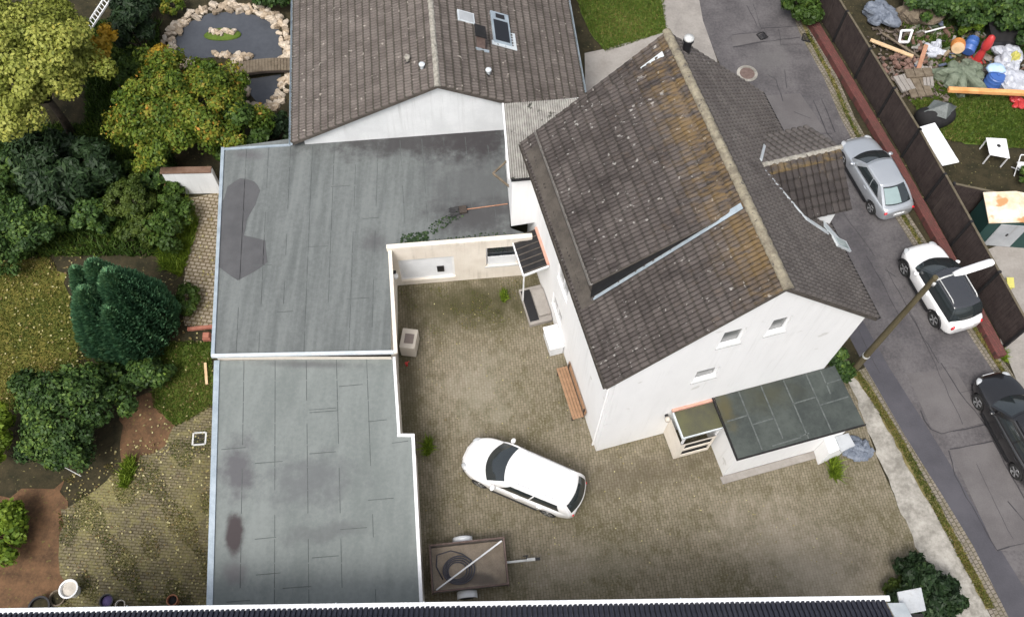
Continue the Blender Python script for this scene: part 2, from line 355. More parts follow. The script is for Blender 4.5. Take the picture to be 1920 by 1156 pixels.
M['patio'] = pavermat('mossy_garden_pavers', .05, .21, .11, ((.20, .17, .12), (.13, .115, .085), (.10, .085, .04)), (.045, .035, .018), (.24, .22, .085), .55, .44, .66, msize=.02,
    spots=[((.06, .05, .025), (-11.3, 9, 0), (1.0, 4), 0, .6, .8, 1.2)])
M['path'] = pavermat('cobble_path', .12, .24, .17, ((.40, .36, .30), (.30, .26, .21), (.25, .20, .12)), (.07, .05, .03), (.10, .085, .03), .9, .5, .7, msize=.035)
M['cobble'] = pavermat('gutter_cobbles', 1.2, .16, .16, ((.27, .24, .20), (.20, .18, .16), (.15, .13, .10)), (.07, .06, .045), (.10, .09, .035), .8, .5, .65, msize=.02)
M['redbrick'] = pavermat('red_brick_wall', 1.19, .22, .1, ((.175, .058, .052), (.125, .042, .04), (.10, .05, .045)), (.07, .04, .035), (.08, .05, .04), .9, .5, .75, msize=.01)
M['soil'] = surf('garden_soil', (.018, .018, .009), (.052, .042, .022), 1.6, 1, fine=12, bmp=.7, speck=((.16, .14, .06), 9, .66))
M['redsoil'] = surf('red_soil', (.07, .042, .024), (.17, .095, .05), 1.8, 1, fine=10, bmp=.7, speck=((.14, .12, .04), 7, .64))
M['lawn'] = surf('patchy_lawn', (.06, .085, .014), (.20, .17, .04), .8, 1, fine=6, fineamt=.4, bmp=.7)
M['lawn2'] = surf('green_lawn', (.06, .11, .015), (.12, .17, .03), .9, 1, fine=8, fineamt=.4, bmp=.7)
M['mosskerb'] = surf('mossy_verge', (.10, .09, .025), (.22, .185, .09), 3, 1, fine=10, bmp=.6)
M['water'] = surf('pond_water', (.060, .066, .078), (.078, .085, .098), .5, .25, fine=4, bmp=.05, spec=.35)
M['stone'] = surf('pale_stone', (.42, .36, .29), (.68, .62, .54), 2.3, .95, fine=9, bmp=.5)
_t = M['stone'].node_tree; _p = [n for n in _t.nodes if n.type == 'BSDF_PRINCIPLED'][0]; _oi = _t.nodes.new('ShaderNodeObjectInfo'); _src = _p.inputs['Base Color'].links[0].from_socket
_t.links.new(mix(_t, 1.0, _src, ramp(_t, _oi.outputs['Random'], [(0, (.42, .38, .33)), (.35, (.8, .72, .62)), (.7, (1, .97, .92)), (1, (.62, .6, .58))]), 'MULTIPLY'), _p.inputs['Base Color'])
M['whitestone'] = surf('white_stone', (.6, .58, .52), (.8, .78, .72), 3, .95, bmp=.4)
M['plank'] = surf('weathered_plank', (.11, .085, .06), (.20, .165, .12), 4, .9, fine=12)
M['newplank'] = surf('fresh_plank', (.52, .36, .20), (.66, .48, .30), 3, .8)
M['redplank'] = surf('reddish_plank', (.30, .15, .09), (.42, .23, .15), 3, .85)
M['orangebeam'] = surf('orange_timber', (.62, .27, .09), (.78, .42, .18), 2.5, .7)
M['bench'] = surf('bench_timber', (.24, .14, .08), (.36, .22, .13), 4, .8)
M['fence'] = surf('brown_fence', (.034, .025, .024), (.060, .046, .042), 2.5, .85, fine=14)
M['fencetop'] = surf('fence_cap', (.09, .075, .05), (.14, .12, .085), 3, .9)
M['bark'] = surf('bark', (.045, .035, .025), (.10, .08, .06), 6, .95, bmp=.6)
M['polewood'] = surf('mossy_pole_wood', (.07, .058, .03), (.125, .105, .062), 4, .9, stretch=(1, 1, .15), bmp=.4)
M['carwhite'] = plain('white_car_paint', (.83, .83, .83), .3, 0, 1, .5, .02)
M['carsilver'] = plain('silver_car_paint', (.50, .53, .56), .32, .55, 1, .5, .03)
M['carblack'] = plain('black_car_paint', (.012, .012, .013), .25, 0, 1, .5, .05)
M['carglass'] = plain('car_glass', (.022, .028, .03), .04, 0, 1, .6)
M['carroof'] = plain('black_glass_roof', (.035, .037, .042), .12, 0, 1, .6)
M['alloy'] = plain('alloy', (.45, .46, .47), .35, .6)
M['redlight'] = plain('red_lamp', (.55, .02, .03), .2, 0, 1)
M['headlight'] = plain('lamp_glass', (.55, .57, .58), .12, .2, 1)
M['seatlight'] = plain('light_interior', (.25, .33, .33), .3, 0, 1)
M['trailergrey'] = surf('trailer_steel', (.09, .078, .07), (.17, .15, .135), 3, .7)
M['trailerfloor'] = surf('trailer_plywood', (.20, .165, .125), (.34, .285, .225), 1.3, .85, spots=[((.10, .085, .075), tuple(G(895, 1085, .45)), (1.0, .3), 0, .8, .5, .6)])
M['galv'] = surf('galvanised', (.50, .51, .50), (.66, .67, .66), 3, .5, metal=.25)
M['hose'] = plain('grey_hose', (.06, .062, .08), .6)
M['coping'] = surf('brown_coping', (.13, .075, .05), (.20, .13, .095), 4, .9)
M['terracotta'] = surf('terracotta', (.28, .11, .06), (.40, .19, .11), 5, .9)
M['dullzinc'] = surf('dull_zinc', (.16, .15, .14), (.24, .23, .215), 3, .7)
M['shadeglass'] = surf('bright_glass', (.42, .43, .44), (.5, .51, .52), .9, .15, bmp=0, spec=.6)
M['dullsill'] = surf('dull_sill', (.42, .43, .43), (.52, .53, .53), 2, .6)
M['iron'] = surf('rusty_iron', (.11, .075, .065), (.17, .125, .11), 6, .85)
M['tarp'] = surf('blue_grey_tarp', (.10, .12, .155), (.20, .225, .27), 4, .55, bmp=.5)
M['tarpgreen'] = surf('green_tarp', (.10, .125, .085), (.19, .22, .165), 3, .6, bmp=.5)
M['tarpgrey'] = surf('grey_tarp', (.05, .058, .058), (.17, .19, .185), 1.5, .5, bmp=.4)
M['bag'] = surf('grey_sacking', (.33, .35, .40), (.55, .57, .62), 4, .7, bmp=.5)
M['blue'] = plain('blue_plastic', (.05, .12, .36), .4)
M['lightblue'] = plain('pale_blue_cloth', (.40, .55, .75), .7)
M['red'] = plain('red_plastic', (.45, .04, .04), .4)
M['orange'] = plain('orange_plastic', (.52, .20, .05), .5)
M['yellow'] = plain('yellow_plastic', (.5, .47, .12), .5)
M['rustroof'] = surf('rust_stained_white_sheet', (.62, .48, .32), (.82, .76, .64), 1.6, .7, fine=5, speck=((.50, .27, .12), 1.1, .60))
M['greenwall'] = plain('dark_green_sheet', (.015, .055, .05), .6)
M['greydoor'] = surf('pale_grey_sheet', (.34, .36, .38), (.45, .47, .49), 1.5, .6)
M['beige'] = plain('beige_casing', (.50, .46, .40), .6)
M['grille'] = plain('grey_brown_grille', (.20, .165, .15), .7)
M['solar'] = plain('dark_navy_roof', (.018, .019, .03), .3, 0, .3)
M['purple'] = plain('violet_petals', (.12, .09, .22), .8)

def streaked(m, col, amt, sc=(6, 6, .22)):
    t = m.node_tree; p = [n for n in t.nodes if n.type == 'BSDF_PRINCIPLED'][0]; src = p.inputs['Base Color'].links[0].from_socket
    k = mth(t, 'MULTIPLY', smap(t, noise(t, coords(t, 0, sc), 1.0, 6, .65), .5, .72), smap(t, noise(t, coords(t), .5, 4, .6), .38, .62))
    t.links.new(mix(t, mth(t, 'MULTIPLY', k, amt), src, col), p.inputs['Base Color'])
streaked(M['white'], (.5, .5, .48), .24); streaked(M['offwhite'], (.36, .37, .36), .4); streaked(M['cream'], (.36, .32, .26), .5); streaked(M['fence'], (.11, .09, .075), .45); streaked(M['greydoor'], (.22, .2, .17), .5)
def tinted(name, rough=.8):
    m, t, p, o = newmat(name); a = N(t, 'ShaderNodeAttribute', attribute_name='tint'); n = noise(t, coords(t), 9, 5, .7)
    t.links.new(mix(t, mth(t, 'MULTIPLY', n, .9), a.outputs['Color'], (.05, .045, .035)), p.inputs['Base Color']); p.inputs['Roughness'].default_value = rough; bump(t, p, n, .4); return m
M['mixed'] = tinted('mixed_scrap')
LF = {}
LF['yg'] = leafmat('yellow_green_leaves', [(0, (.13, .16, .022)), (.5, (.28, .31, .06)), (.85, (.41, .42, .10)), (1, (.48, .42, .08))])
LF['autumn'] = leafmat('turning_leaves', [(0, (.05, .095, .012)), (.45, (.13, .185, .022)), (.75, (.25, .24, .03)), (.9, (.30, .19, .03)), (1, (.42, .20, .03))])
LF['orange'] = leafmat('amber_leaves', [(0, (.25, .19, .02)), (1, (.55, .33, .03))])
LF['conifer'] = leafmat('dark_conifer_needles', [(0, (.010, .022, .009)), (.7, (.026, .052, .018)), (1, (.055, .092, .03))], trans=.1)
LF['thuja'] = leafmat('blue_green_fans', [(0, (.045, .11, .060)), (.5, (.095, .225, .115)), (1, (.20, .35, .165))], trans=.2)
LF['laurel'] = leafmat('laurel_leaves', [(0, (.018, .04, .011)), (.5, (.044, .088, .02)), (.85, (.095, .155, .03)), (1, (.16, .24, .04))], trans=.12)
LF['clip'] = leafmat('clipped_leaves', [(0, (.03, .055, .010)), (1, (.085, .12, .02))], trans=.15)
LF['bright'] = leafmat('bright_leaves', [(0, (.07, .13, .015)), (1, (.22, .30, .03))])
LF['mid'] = leafmat('mid_green_leaves', [(0, (.03, .06, .012)), (.7, (.072, .13, .022)), (1, (.16, .21, .04))])
LF['grass'] = leafmat('grass_blades', [(0, (.05, .09, .012)), (.6, (.10, .15, .022)), (1, (.24, .20, .07))])
LF['dry'] = leafmat('dry_grass_blades', [(0, (.05, .085, .014)), (.5, (.12, .14, .026)), (1, (.28, .20, .07))])
LF['litter'] = leafmat('fallen_leaves', [(0, (.14, .09, .04)), (.5, (.30, .26, .10)), (1, (.50, .46, .24))], trans=.1)
# ------------------------------------------------------------------ ground and roads (the setting)
def sheet(name, pts, z, mat, jg=0, seed=0):
    P = [Vector((p[0], p[1], 0)) for p in pts]
    if jg: P = jag(P, jg, .4, seed)
    return struct(name, flat(P, z), M[mat])
sheet('ground', [(-160, -60), (160, -60), (160, 260), (-160, 260)], -.03, 'soil')
sheet('courtyard_paving', [(-4.9, 17.9), (.6, 18.7), (3.2, 22), (13.5, 15.2)] + GL([(1605, 700), (1622, 795), (1649, 869), (1684, 944), (1733, 1051), (1790, 1150)]) + [(17, 2), (-4, 2)], 0, 'pavers')
rl = GL([(1622, 688), (1696, 816), (1766, 927), (1824, 1022), (1885, 1145)])
road_left = [Vector((5.5, 45, 0)), Vector((8.74, 34.66, 0)), Vector((9.63, 30.8, 0)), Vector((10.8, 26.5, 0)), Vector((12.6, 19.8, 0))] + rl + [rl[-1] + (rl[-1] - rl[-2]) * 3]
rr_ = GL([(1510, 60), (1556, 145), (1590, 225), (1690, 405), (1840, 640), (1920, 760)])
road_right = [Vector((11, 45, 0)), Vector((14.0, 33.6, 0))] + rr_ + [rr_[-1] + Vector((.5, -1.2, 0)) * k for k in (3, 9)]
sheet('road', road_left + road_right[::-1], .0, 'asphalt')
# lighter relaid lane and the dark strip along the left kerb
dk = GL([(1667, 688), (1725, 779), (1774, 857), (1848, 985), (1920, 1100)])
sheet('road_strip', [Vector((12.6, 19.8, 0))] + rl + [rl[-1] + Vector((1.3, -3.2, 0)), dk[-1] + Vector((1.2, -3, 0))] + dk[::-1] + [Vector((13.4, 19.9, 0))], .004, 'asphalt3')
sheet('road_patch', GL([(1780, 842), (1862, 826), (1895, 890), (1960, 1000), (1965, 1030), (1868, 1032)]), .008, 'asphalt2')
sheet('road_patch', GL([(1700, 700), (1790, 690), (1850, 790), (1765, 812), (1745, 800)]), .008, 'asphalt2')
sheet('road_patch', GL([(1372, 66), (1427, 62), (1433, 76), (1374, 88)]), .008, 'asphalt2')
sheet('road_patch', GL([(1430, 180), (1480, 266), (1560, 262), (1500, 175)]), .008, 'asphalt2')
# tar joints, cracks and scrapes
tj = MB()
def crack(pts, w=.035, seed=0):
    rg = random.Random(seed); P = GL(pts, .012); Q = []
    for a, b in zip(P, P[1:]):
        m = max(1, int((b - a).length / .4))
        Q += [a.lerp(b, k / m) + Vector((rg.uniform(-.03, .03), rg.uniform(-.03, .03), 0)) for k in range(m)]
    Q.append(P[-1])
    for a, b in zip(Q, Q[1:]):
        d = (b - a).normalized(); n = Vector((-d.y, d.x, 0)) * w * rg.uniform(.35, .7)
        tj.poly(a - n * .7, b - n * rg.uniform(.3, .9), b + n * .7, a + n * .7)
for i, (c, w) in enumerate([([(1780, 842), (1862, 826), (1895, 890), (1945, 980)], .05), ([(1780, 845), (1790, 890), (1868, 1030), (1920, 1018)], .05), ([(1725, 770), (1745, 805), (1765, 812), (1850, 795)], .06),
        ([(1765, 680), (1800, 735), (1850, 800)], .05), ([(1800, 735), (1840, 725)], .035), ([(1700, 580), (1760, 680)], .035), ([(1660, 500), (1715, 600), (1805, 795)], .03), ([(1374, 88), (1435, 78), (1500, 70)], .05), ([(1428, 54), (1500, 48)], .05),
        ([(1372, 66), (1427, 60)], .04), ([(1400, 10), (1420, 50)], .04), ([(1412, 8), (1428, 55)], .03), ([(1460, 55), (1465, 84), (1500, 83)], .03), ([(1432, 184), (1481, 268)], .07), ([(1440, 140), (1455, 150), (1468, 190)], .04), ([(1470, 130), (1475, 165)], .03),
        ([(1525, 188), (1552, 250), (1562, 262)], .05), ([(1540, 186), (1566, 248)], .05), ([(1495, 250), (1560, 250)], .035), ([(1488, 210), (1520, 222)], .04), ([(1680, 520), (1660, 505)], .03), ([(1625, 480), (1660, 540), (1690, 600)], .03), ([(1575, 390), (1640, 480)], .025), ([(1830, 870), (1900, 1010)], .02), ([(1610, 620), (1650, 700)], .025), ([(1890, 940), (1920, 975)], .05)]): crack(c, w, i)
struct('road_joints', tj, M['tar'])
stf = MB(); rg = random.Random(3)
# strips along the kerbs
sheet('kerb_strip', GL([(1600, 700), (1622, 688), (1696, 816), (1766, 927), (1824, 1022), (1885, 1145), (1900, 1175), (1870, 1175), (1848, 1137), (1791, 1022), (1725, 911), (1675, 820), (1642, 758)]) , .02, 'cobble')
sheet('verge', jag(GL([(1597, 702), (1610, 694), (1655, 762), (1688, 820), (1738, 911), (1800, 1018), (1864, 1140), (1848, 1142), (1788, 1022), (1722, 911), (1672, 820), (1640, 758)]), .05, .3, 4), .05, 'mosskerb')
sheet('concrete_strip', GL([(1590, 715), (1603, 694), (1642, 758), (1675, 820), (1725, 911), (1791, 1022), (1848, 1137), (1870, 1180)]) + jagline(GL([(1800, 1180), (1733, 1051), (1684, 944), (1649, 869), (1622, 795), (1600, 735)]), .09, .3, 2), .012, 'concrete')
sheet('gutter_right', [p + Vector((-.3, -.05, 0)) for p in road_right[1:]] + [p + Vector((.35, .1, 0)) for p in road_right[:0:-1]], .006, 'cobble')
sheet('verge', jag([p + Vector((-.02, 0, 0)) for p in road_right[1:]] + [p + Vector((.13, .05, 0)) for p in road_right[:0:-1]], .03, .3, 8), .03, 'mosskerb')
sheet('pavement', GL([(1225, -60), (1300, -60), (1318, 40), (1345, 115), (1330, 180), (1265, 130), (1250, 60), (1240, 0)]), .02, 'pale')
sheet('path', GL([(1096, 100), (1135, 92), (1250, 60), (1290, 200), (1100, 260)]), .01, 'concrete2')
sheet('pavement', GL([(1845, 470), (1925, 440), (2000, 520), (2000, 900), (1925, 755), (1876, 640)]), .01, 'concrete2')
sheet('pavement', GL([(1880, 650), (1925, 640), (1980, 700), (1980, 860), (1925, 760)]), .016, 'pale')
sheet('lawn_strip', jag(GL([(1068, -60), (1240, -60), (1250, 60), (1135, 98), (1105, 60), (1082, 0)]), .08, .4, 1), .0, 'lawn2')
# garden on the left
sheet('lawn', jag(GL([(-200, 470), (95, 480), (130, 560), (160, 690), (120, 760), (-160, 800)]), .25, .5, 5), -.01, 'lawn')
sheet('lawn', jag(GL([(300, 660), (395, 640), (402, 760), (330, 800), (285, 760)]), .12, .4, 6), -.01, 'lawn2')
sheet('lawn', jag(GL([(310, 390), (352, 372), (350, 480), (300, 500)]), .12, .4, 7), -.01, 'lawn2')
sheet('red_soil', jag(GL([(20, 930), (120, 900), (140, 1140), (10, 1180), (-120, 1150), (-120, 960)]), .2, .4, 9), -.014, 'redsoil')
sheet('red_soil', jag(GL([(230, 745), (335, 730), (340, 780), (280, 880), (225, 900)]), .15, .4, 10), -.014, 'redsoil')
sheet('garden_paving', jag(GL([(290, 850), (330, 800), (400, 760), (420, 1200), (95, 1200), (120, 1090), (110, 960)]), .18, .4, 11), -.005, 'patio')
sheet('garden_path', jag(GL([(352, 370), (412, 362), (404, 612), (345, 610)]), .06, .3, 12), -.004, 'path')
sheet('garden_bed', jag(GL([(1620, 40), (1760, 20), (1790, 300), (1720, 200)]), .2, .5, 13), -.012, 'soil')
sheet('lawn', jag(GL([(1745, 60), (1780, 45), (1800, 180), (1990, 180), (1990, 285), (1780, 265), (1700, 185), (1735, 150)]), .15, .4, 14), -.008, 'lawn2')
# pond: two basins, an island and the strip of soil round them
pond1 = GL([(318, 108), (330, 72), (352, 44), (392, 26), (448, 22), (498, 34), (524, 58), (530, 108), (505, 114), (435, 112), (400, 108), (360, 112)])
pond2 = GL([(462, 150), (527, 140), (522, 172), (508, 190), (488, 200), (470, 178)])
sheet('pond_bed', GL([(285, 115), (292, 50), (345, 10), (440, 2), (530, 20), (548, 60), (548, 205), (495, 218), (450, 180), (420, 140), (330, 125)]), .0, 'soil')
sheet('pond_water', pond1, .02, 'water'); sheet('pond_water', pond2, .02, 'water')

# ------------------------------------------------------------------ roof tiles as real tiles
def tiles(mb, P0, U, V, width, slope, du=.3, dv=.34, h=.055, seed=0, gflip=False, jit=1.0, g0=0, clip=None, wide=False):
    rg = random.Random(seed); P0, U, V = Vector(P0), Vector(U).normalized(), Vector(V).normalized(); Nn = U.cross(V).normalized()
    if Nn.z < 0: Nn = -Nn
    nu = round(width / du); nv = round(slope / dv); du = width / nu; dv = slope / nv
    half = [(0, -.35), (.035, .55), (.16, .95), (.32, 1), (.40, .8), (.435, -.35)]
    prof = half + [(a + .5, k) for a, k in half] + [(1, -.35)]
    if wide: prof = [(a * 2, k) for a, k in half] + [(1, -.35)]
    n = len(prof)
    for j in range(nv):
        for i in range(nu):
            if clip and clip((i + .5) * du, (j + .5) * dv): continue
            r_ = rg.random(); g = (j + .5) / nv * (1 - g0) + g0; e = rg.uniform(-.005, .007) * jit; sk = rg.uniform(-.006, .006) * jit
            rows = [[], [], [], []]
            for s_, k in prof:
                p = P0 + U * ((i + s_) * du)
                rows[0].append(p + V * (j * dv + .03) + Nn * (k * h * .5 - .02)); rows[1].append(p + V * (j * dv - .018 + sk * (s_ - .5) * 4) + Nn * (k * h + .05 + e))
                rows[2].append(p + V * (j * dv + .17 * dv) + Nn * (k * h + .042 + e)); rows[3].append(p + V * ((j + 1) * dv + .025) + Nn * (k * h + e))
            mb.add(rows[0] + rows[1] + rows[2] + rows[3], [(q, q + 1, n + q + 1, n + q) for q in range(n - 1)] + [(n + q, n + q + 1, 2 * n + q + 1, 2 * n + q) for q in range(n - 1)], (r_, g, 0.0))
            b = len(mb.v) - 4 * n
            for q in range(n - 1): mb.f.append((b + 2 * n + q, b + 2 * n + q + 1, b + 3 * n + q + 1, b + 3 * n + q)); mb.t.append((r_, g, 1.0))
def ridge_caps(mb, A, B, r=.13, step=.38, seed=0):
    rg = random.Random(seed); A, B = Vector(A), Vector(B); d = B - A; n = max(2, round(d.length / step)); X = d.normalized(); Y = X.cross(Vector((0, 0, 1))).normalized(); Z = Y.cross(X)
    for i in range(n):
        a = A + d * (i / n) - X * .02; b = A + d * ((i + 1) / n) + X * .03; vs = []
        e = rg.uniform(-.006, .008)
        for p, rr in ((a, r + .012), (b, r - .01)):
            for k in range(8):
                th = math.pi * (k / 7); vs.append(p + Y * math.cos(th) * rr + Z * (math.sin(th) * rr * .85 - .05 + e))
        mb.add(vs, [(k, k + 1, 8 + k + 1, 8 + k) for k in range(7)] + [tuple(range(7, -1, -1)), tuple(range(8, 16))])
def wallface(mb, O, X, Y, outline, holes, depth):
    """wall outline in (X, Y) with real rectangular openings; reveals run inwards by vector depth"""
    O, X, Y, D = map(Vector, (O, X, Y, depth)); bm = bmesh.new()
    def loop(ps):
        v = [bm.verts.new((p[0], p[1], 0)) for p in ps]
        for i in range(len(v)): bm.edges.new((v[i], v[(i + 1) % len(v)]))
    loop(outline)
    for (x0, y0, x1, y1) in holes: loop([(x0, y0), (x1, y0), (x1, y1), (x0, y1)])
    bmesh.ops.triangle_fill(bm, edges=bm.edges[:], use_beauty=True, use_dissolve=False); bm.verts.index_update()
    mb.add([O + X * v.co.x + Y * v.co.y for v in bm.verts], [[v.index for v in f.verts] for f in bm.faces]); bm.free()
    for (x0, y0, x1, y1) in holes:
        c = [O + X * a + Y * b for a, b in ((x0, y0), (x1, y0), (x1, y1), (x0, y1))]
        for i in range(4): mb.poly(c[i], c[(i + 1) % 4], c[(i + 1) % 4] + D, c[i] + D)
def window(parent, O, X, Y, D, r, bars=1, glass='glass', sill=True, fw=.06):
    """window set at the back of an opening r=(x0,y0,x1,y1); D is inwards"""
    O, X, Y, D = map(Vector, (O, X, Y, D)); x0, y0, x1, y1 = r; d = D.normalized(); P = lambda x, y: O + X * x + Y * y + D * .8
    f = MB()
    for a, w, h in ((P(x0, y0), x1 - x0, fw), (P(x0, y1 - fw), x1 - x0, fw), (P(x0, y0 + fw), fw, y1 - y0 - 2 * fw), (P(x1 - fw, y0 + fw), fw, y1 - y0 - 2 * fw)): f.obox(a, X * w, Y * h, d * .05)
    for k in range(1, bars): f.obox(P(x0 + (x1 - x0) * k / bars - .03, y0 + fw), X * .06, Y * (y1 - y0 - 2 * fw), d * .05)
    fo = obj('window', f, M['frame'], parent)
    g = MB(); q = [P(x0 + .03, y0 + .03), P(x1 - .03, y0 + .03), P(x1 - .03, y1 - .03), P(x0 + .03, y1 - .03)]; g.poly(*[p + d * .03 for p in q]); obj('pane', g, M[glass], fo)
    if sill:
        s_ = MB().obox(O + X * (x0 - .06) + Y * (y0 - .05) - d * .05, X * (x1 - x0 + .12), d * (.05 + D.length * .8), Y * .045); obj('sill', s_, M['dullsill'], fo)
    return fo

# ------------------------------------------------------------------ white house
HY = .29369; HU = Vector((math.cos(HY), math.sin(HY), 0)); HV = Vector((-math.sin(HY), math.cos(HY), 0)); Z = Vector((0, 0, 1))
HO = Vector((3.361, 10.869, 0)); HW, HL, HE, HR, HC = 8.527, 9.668, 7.284, 11.124, 4.45
SLL = (HR - HE) / HC; SLR = (HR - HE) / (HW - HC)
def H(u, v, z): return HO + HU * u + HV * v + Z * z
zl = lambda u: HE + u * SLL
zr = lambda u: HR - (u - HC) * SLR
house = thing('white_house', 'tall white gabled house with brown tiled roof, lichened ridge and two dormers', 'house', tuple(HO), HY)
w = MB(); D = .09
gw = [(3.2, 7.62, 3.95, 8.7), (4.8, 7.62, 5.45, 8.7), (2.9, 5.0, 3.72, 5.9)]
wallface(w, H(0, 0, 0), HU, Z, [(0, 0), (HW, 0), (HW, HE - D), (HC, HR - D), (0, HE - D)], gw, HV * .12)
lw = [(HL - 5.85, 3.55, HL - 4.65, 4.85), (HL - 6.1, .95, HL - 4.9, 2.0)]
wallface(w, H(0, HL, 0), -HV, Z, [(0, 0), (HL, 0), (HL, HE - D), (0, HE - D)], lw, HU * .06)
w.poly(H(HW, 0, 0), H(HW, HL, 0), H(HW, HL, HE - D), H(HW, 0, HE - D)); w.poly(H(0, HL, 0), H(HW, HL, 0), H(HW, HL, HE - D), H(HC, HL, HR - D), H(0, HL, HE - D))
obj('wall', w, M['white'], house)
for r in gw: window(house, H(0, 0, 0), HU, Z, HV * .12, r, 1, 'paleglass')
for r in lw: window(house, H(0, HL, 0), -HV, Z, HU * .06, r, 2, 'shadeglass', sill=False)
EL, ER = -.38, HW + .42
su = Vector(HU + Z * SLL); sr = Vector(-HU + Z * SLR)
rf = MB(); ln = HC * math.hypot(1, SLL); tl = (HC - EL) * math.hypot(1, SLL)
DN, DF = 2.82, 8.95                                        # shed dormer between these depths
def clipl(a, b):
    v = a - .12; u = EL + b / math.hypot(1, SLL)
    return DN + .25 < v < DF - .25 and .2 < u < 3.7
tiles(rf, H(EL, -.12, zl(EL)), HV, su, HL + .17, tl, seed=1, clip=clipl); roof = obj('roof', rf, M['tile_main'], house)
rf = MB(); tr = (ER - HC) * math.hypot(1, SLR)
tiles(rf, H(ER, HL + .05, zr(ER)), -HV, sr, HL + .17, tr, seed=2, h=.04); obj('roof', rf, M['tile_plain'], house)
rc = MB(); ridge_caps(rc, H(HC, -.14, HR + .07), H(HC, HL + .06, HR + .07), .15); obj('ridge_tiles', rc, M['ridge'], roof)
for v in (-.13, HL + .03):
    vb = MB(); vb.obox(H(EL, v, zl(EL) - .17), HU * (HC - EL) + Z * (HC - EL) * SLL, HV * .06, Z * .15); obj('bargeboard', vb, M['brownclad'], roof); vb = MB(); vb.obox(H(ER, v, zr(ER) - .17), -HU * (ER - HC) + Z * (ER - HC) * SLR, HV * .06, Z * .15); obj('bargeboard', vb, M['brownclad'], roof)
so_ = MB(); so_.poly(H(EL, -.1, zl(EL) - .13), H(0, -.1, HE - .11), H(0, HL, HE - .11), H(EL, HL, zl(EL) - .13)); obj('soffit', so_, M['brownclad'], roof); so_ = MB(); so_.poly(H(ER, -.1, zr(ER) - .13), H(HW, -.1, HE - .11), H(HW, HL, HE - .11), H(ER, HL, zr(ER) - .13)); obj('soffit', so_, M['brownclad'], roof)
def gutter(parent, A, B, out, r=.075, mat='zinc', name='gutter'):
    A, B, o_ = Vector(A), Vector(B), Vector(out).normalized(); g = MB(); vs = []
    for p in (A, B):
        for rr in (r, r - .012):
            for k in range(7):
                th = math.pi * k / 6; vs.append(p + o_ * (math.cos(th) * rr) - Z * (math.sin(th) * rr))
    fs = []
    for k in range(6): fs += [(k, k + 1, 14 + k + 1, 14 + k), (7 + k, 7 + k + 1, 21 + k + 1, 21 + k)]
    fs += [(0, 7, 21, 14), (6, 13, 27, 20)]; g.add(vs, fs)
    return obj(name, g, M[mat], parent)
gutter(house, H(EL - .06, -.12, zl(EL) - .02), H(EL - .06, HL + .03, zl(EL) - .02), -HU, mat='brownclad')
gutter(house, H(ER + .06, -.12, zr(ER) - .02), H(ER + .06, HL + .03, zr(ER) - .02), HU, mat='slate')
dp = MB(); dp.tube([H(EL - .05, .25, zl(EL) - .1), H(-.05, .28, zl(EL) - .5), H(-.05, .28, .0)], .04, 8); obj('drainpipe', dp, M['white'], house)
# shed dormer on the courtyard slope
DE, DZ = -.07, 8.42; DT = 4.06; DZT = zl(DT) + .05; dsl = (DZT - DZ) / (DT - DE)
zd = lambda u: DZ + (u - DE) * dsl
dm = MB(); wd_ = MB()
wd_.poly(H(.06, DN + .1, HE - .05), H(.06, DF - .1, HE - .05), H(.06, DF - .1, zd(.06) - .05), H(.06, DN + .1, zd(.06) - .05))
for v in (DN + .1, DF - .1): wd_.poly(H(.06, v, HE - .1), H(DT, v, zl(DT) - .06), H(DT, v, zd(DT) - .06), H(.06, v, zd(.06) - .06))
dorm = obj('shed_dormer', wd_, M['brownclad'], house)
ck = MB(); ck.obox(H(.1, DN + .075, zl(.1) - .0), HU * .001, HV * .02, Z * .001); ck.v = []; ck.f = []; ck.t = []
ck.prism([H(-.02, DN + .0, zl(-.02) + .02), H(DT - .1, DN + .0, zl(DT - .1) + .02), H(DT - .1, DN + .0, zd(DT - .1) - .03), H(-.02, DN + .0, zd(-.02) - .03)], HV * .03); obj('cheek', ck, M['slate'], dorm)
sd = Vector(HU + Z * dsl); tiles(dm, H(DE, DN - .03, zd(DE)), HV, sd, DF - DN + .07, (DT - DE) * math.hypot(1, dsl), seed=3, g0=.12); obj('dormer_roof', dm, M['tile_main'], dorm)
db = MB()
for v in (DN - .05, DF + .02): db = MB(); db.obox(H(DE, v, zd(DE) - .07), HU * (DT - DE) + Z * (DT - DE) * dsl, HV * .035, Z * .07); obj('bargeboard', db, M['brownclad'], dorm)
gutter(dorm, H(DE - .05, DN - .06, DZ + .03), H(DE - .05, DF + .06, DZ + .03), -HU, .07, mat='dullzinc')
eb = MB(); eb.obox(H(EL + .02, DN - .2, zl(EL + .02) + .115), HU * .4 + Z * .4 * SLL, HV * (DF - DN + .4), Z * .02); obj('eave_sheet', eb, M['brownclad'], dorm)
fl = MB(); fl.obox(H(-.02, DN - .13, zl(-.02) + .115), HU * 4.1 + Z * 4.1 * SLL, HV * .1, Z * .02); fl.obox(H(3.6, DN - .14, zl(3.6) + .135), HU * .66 + Z * .66 * SLL, HV * .2, Z * .02)
obj('flashing', fl, M['zinc'], dorm)
fl = MB(); fl.obox(H(3.45, DF - .02, zl(3.45) + .1), HU * .66 + Z * .66 * SLL, HV * .2, Z * .02); obj('flashing', fl, M['palezinc'], dorm)
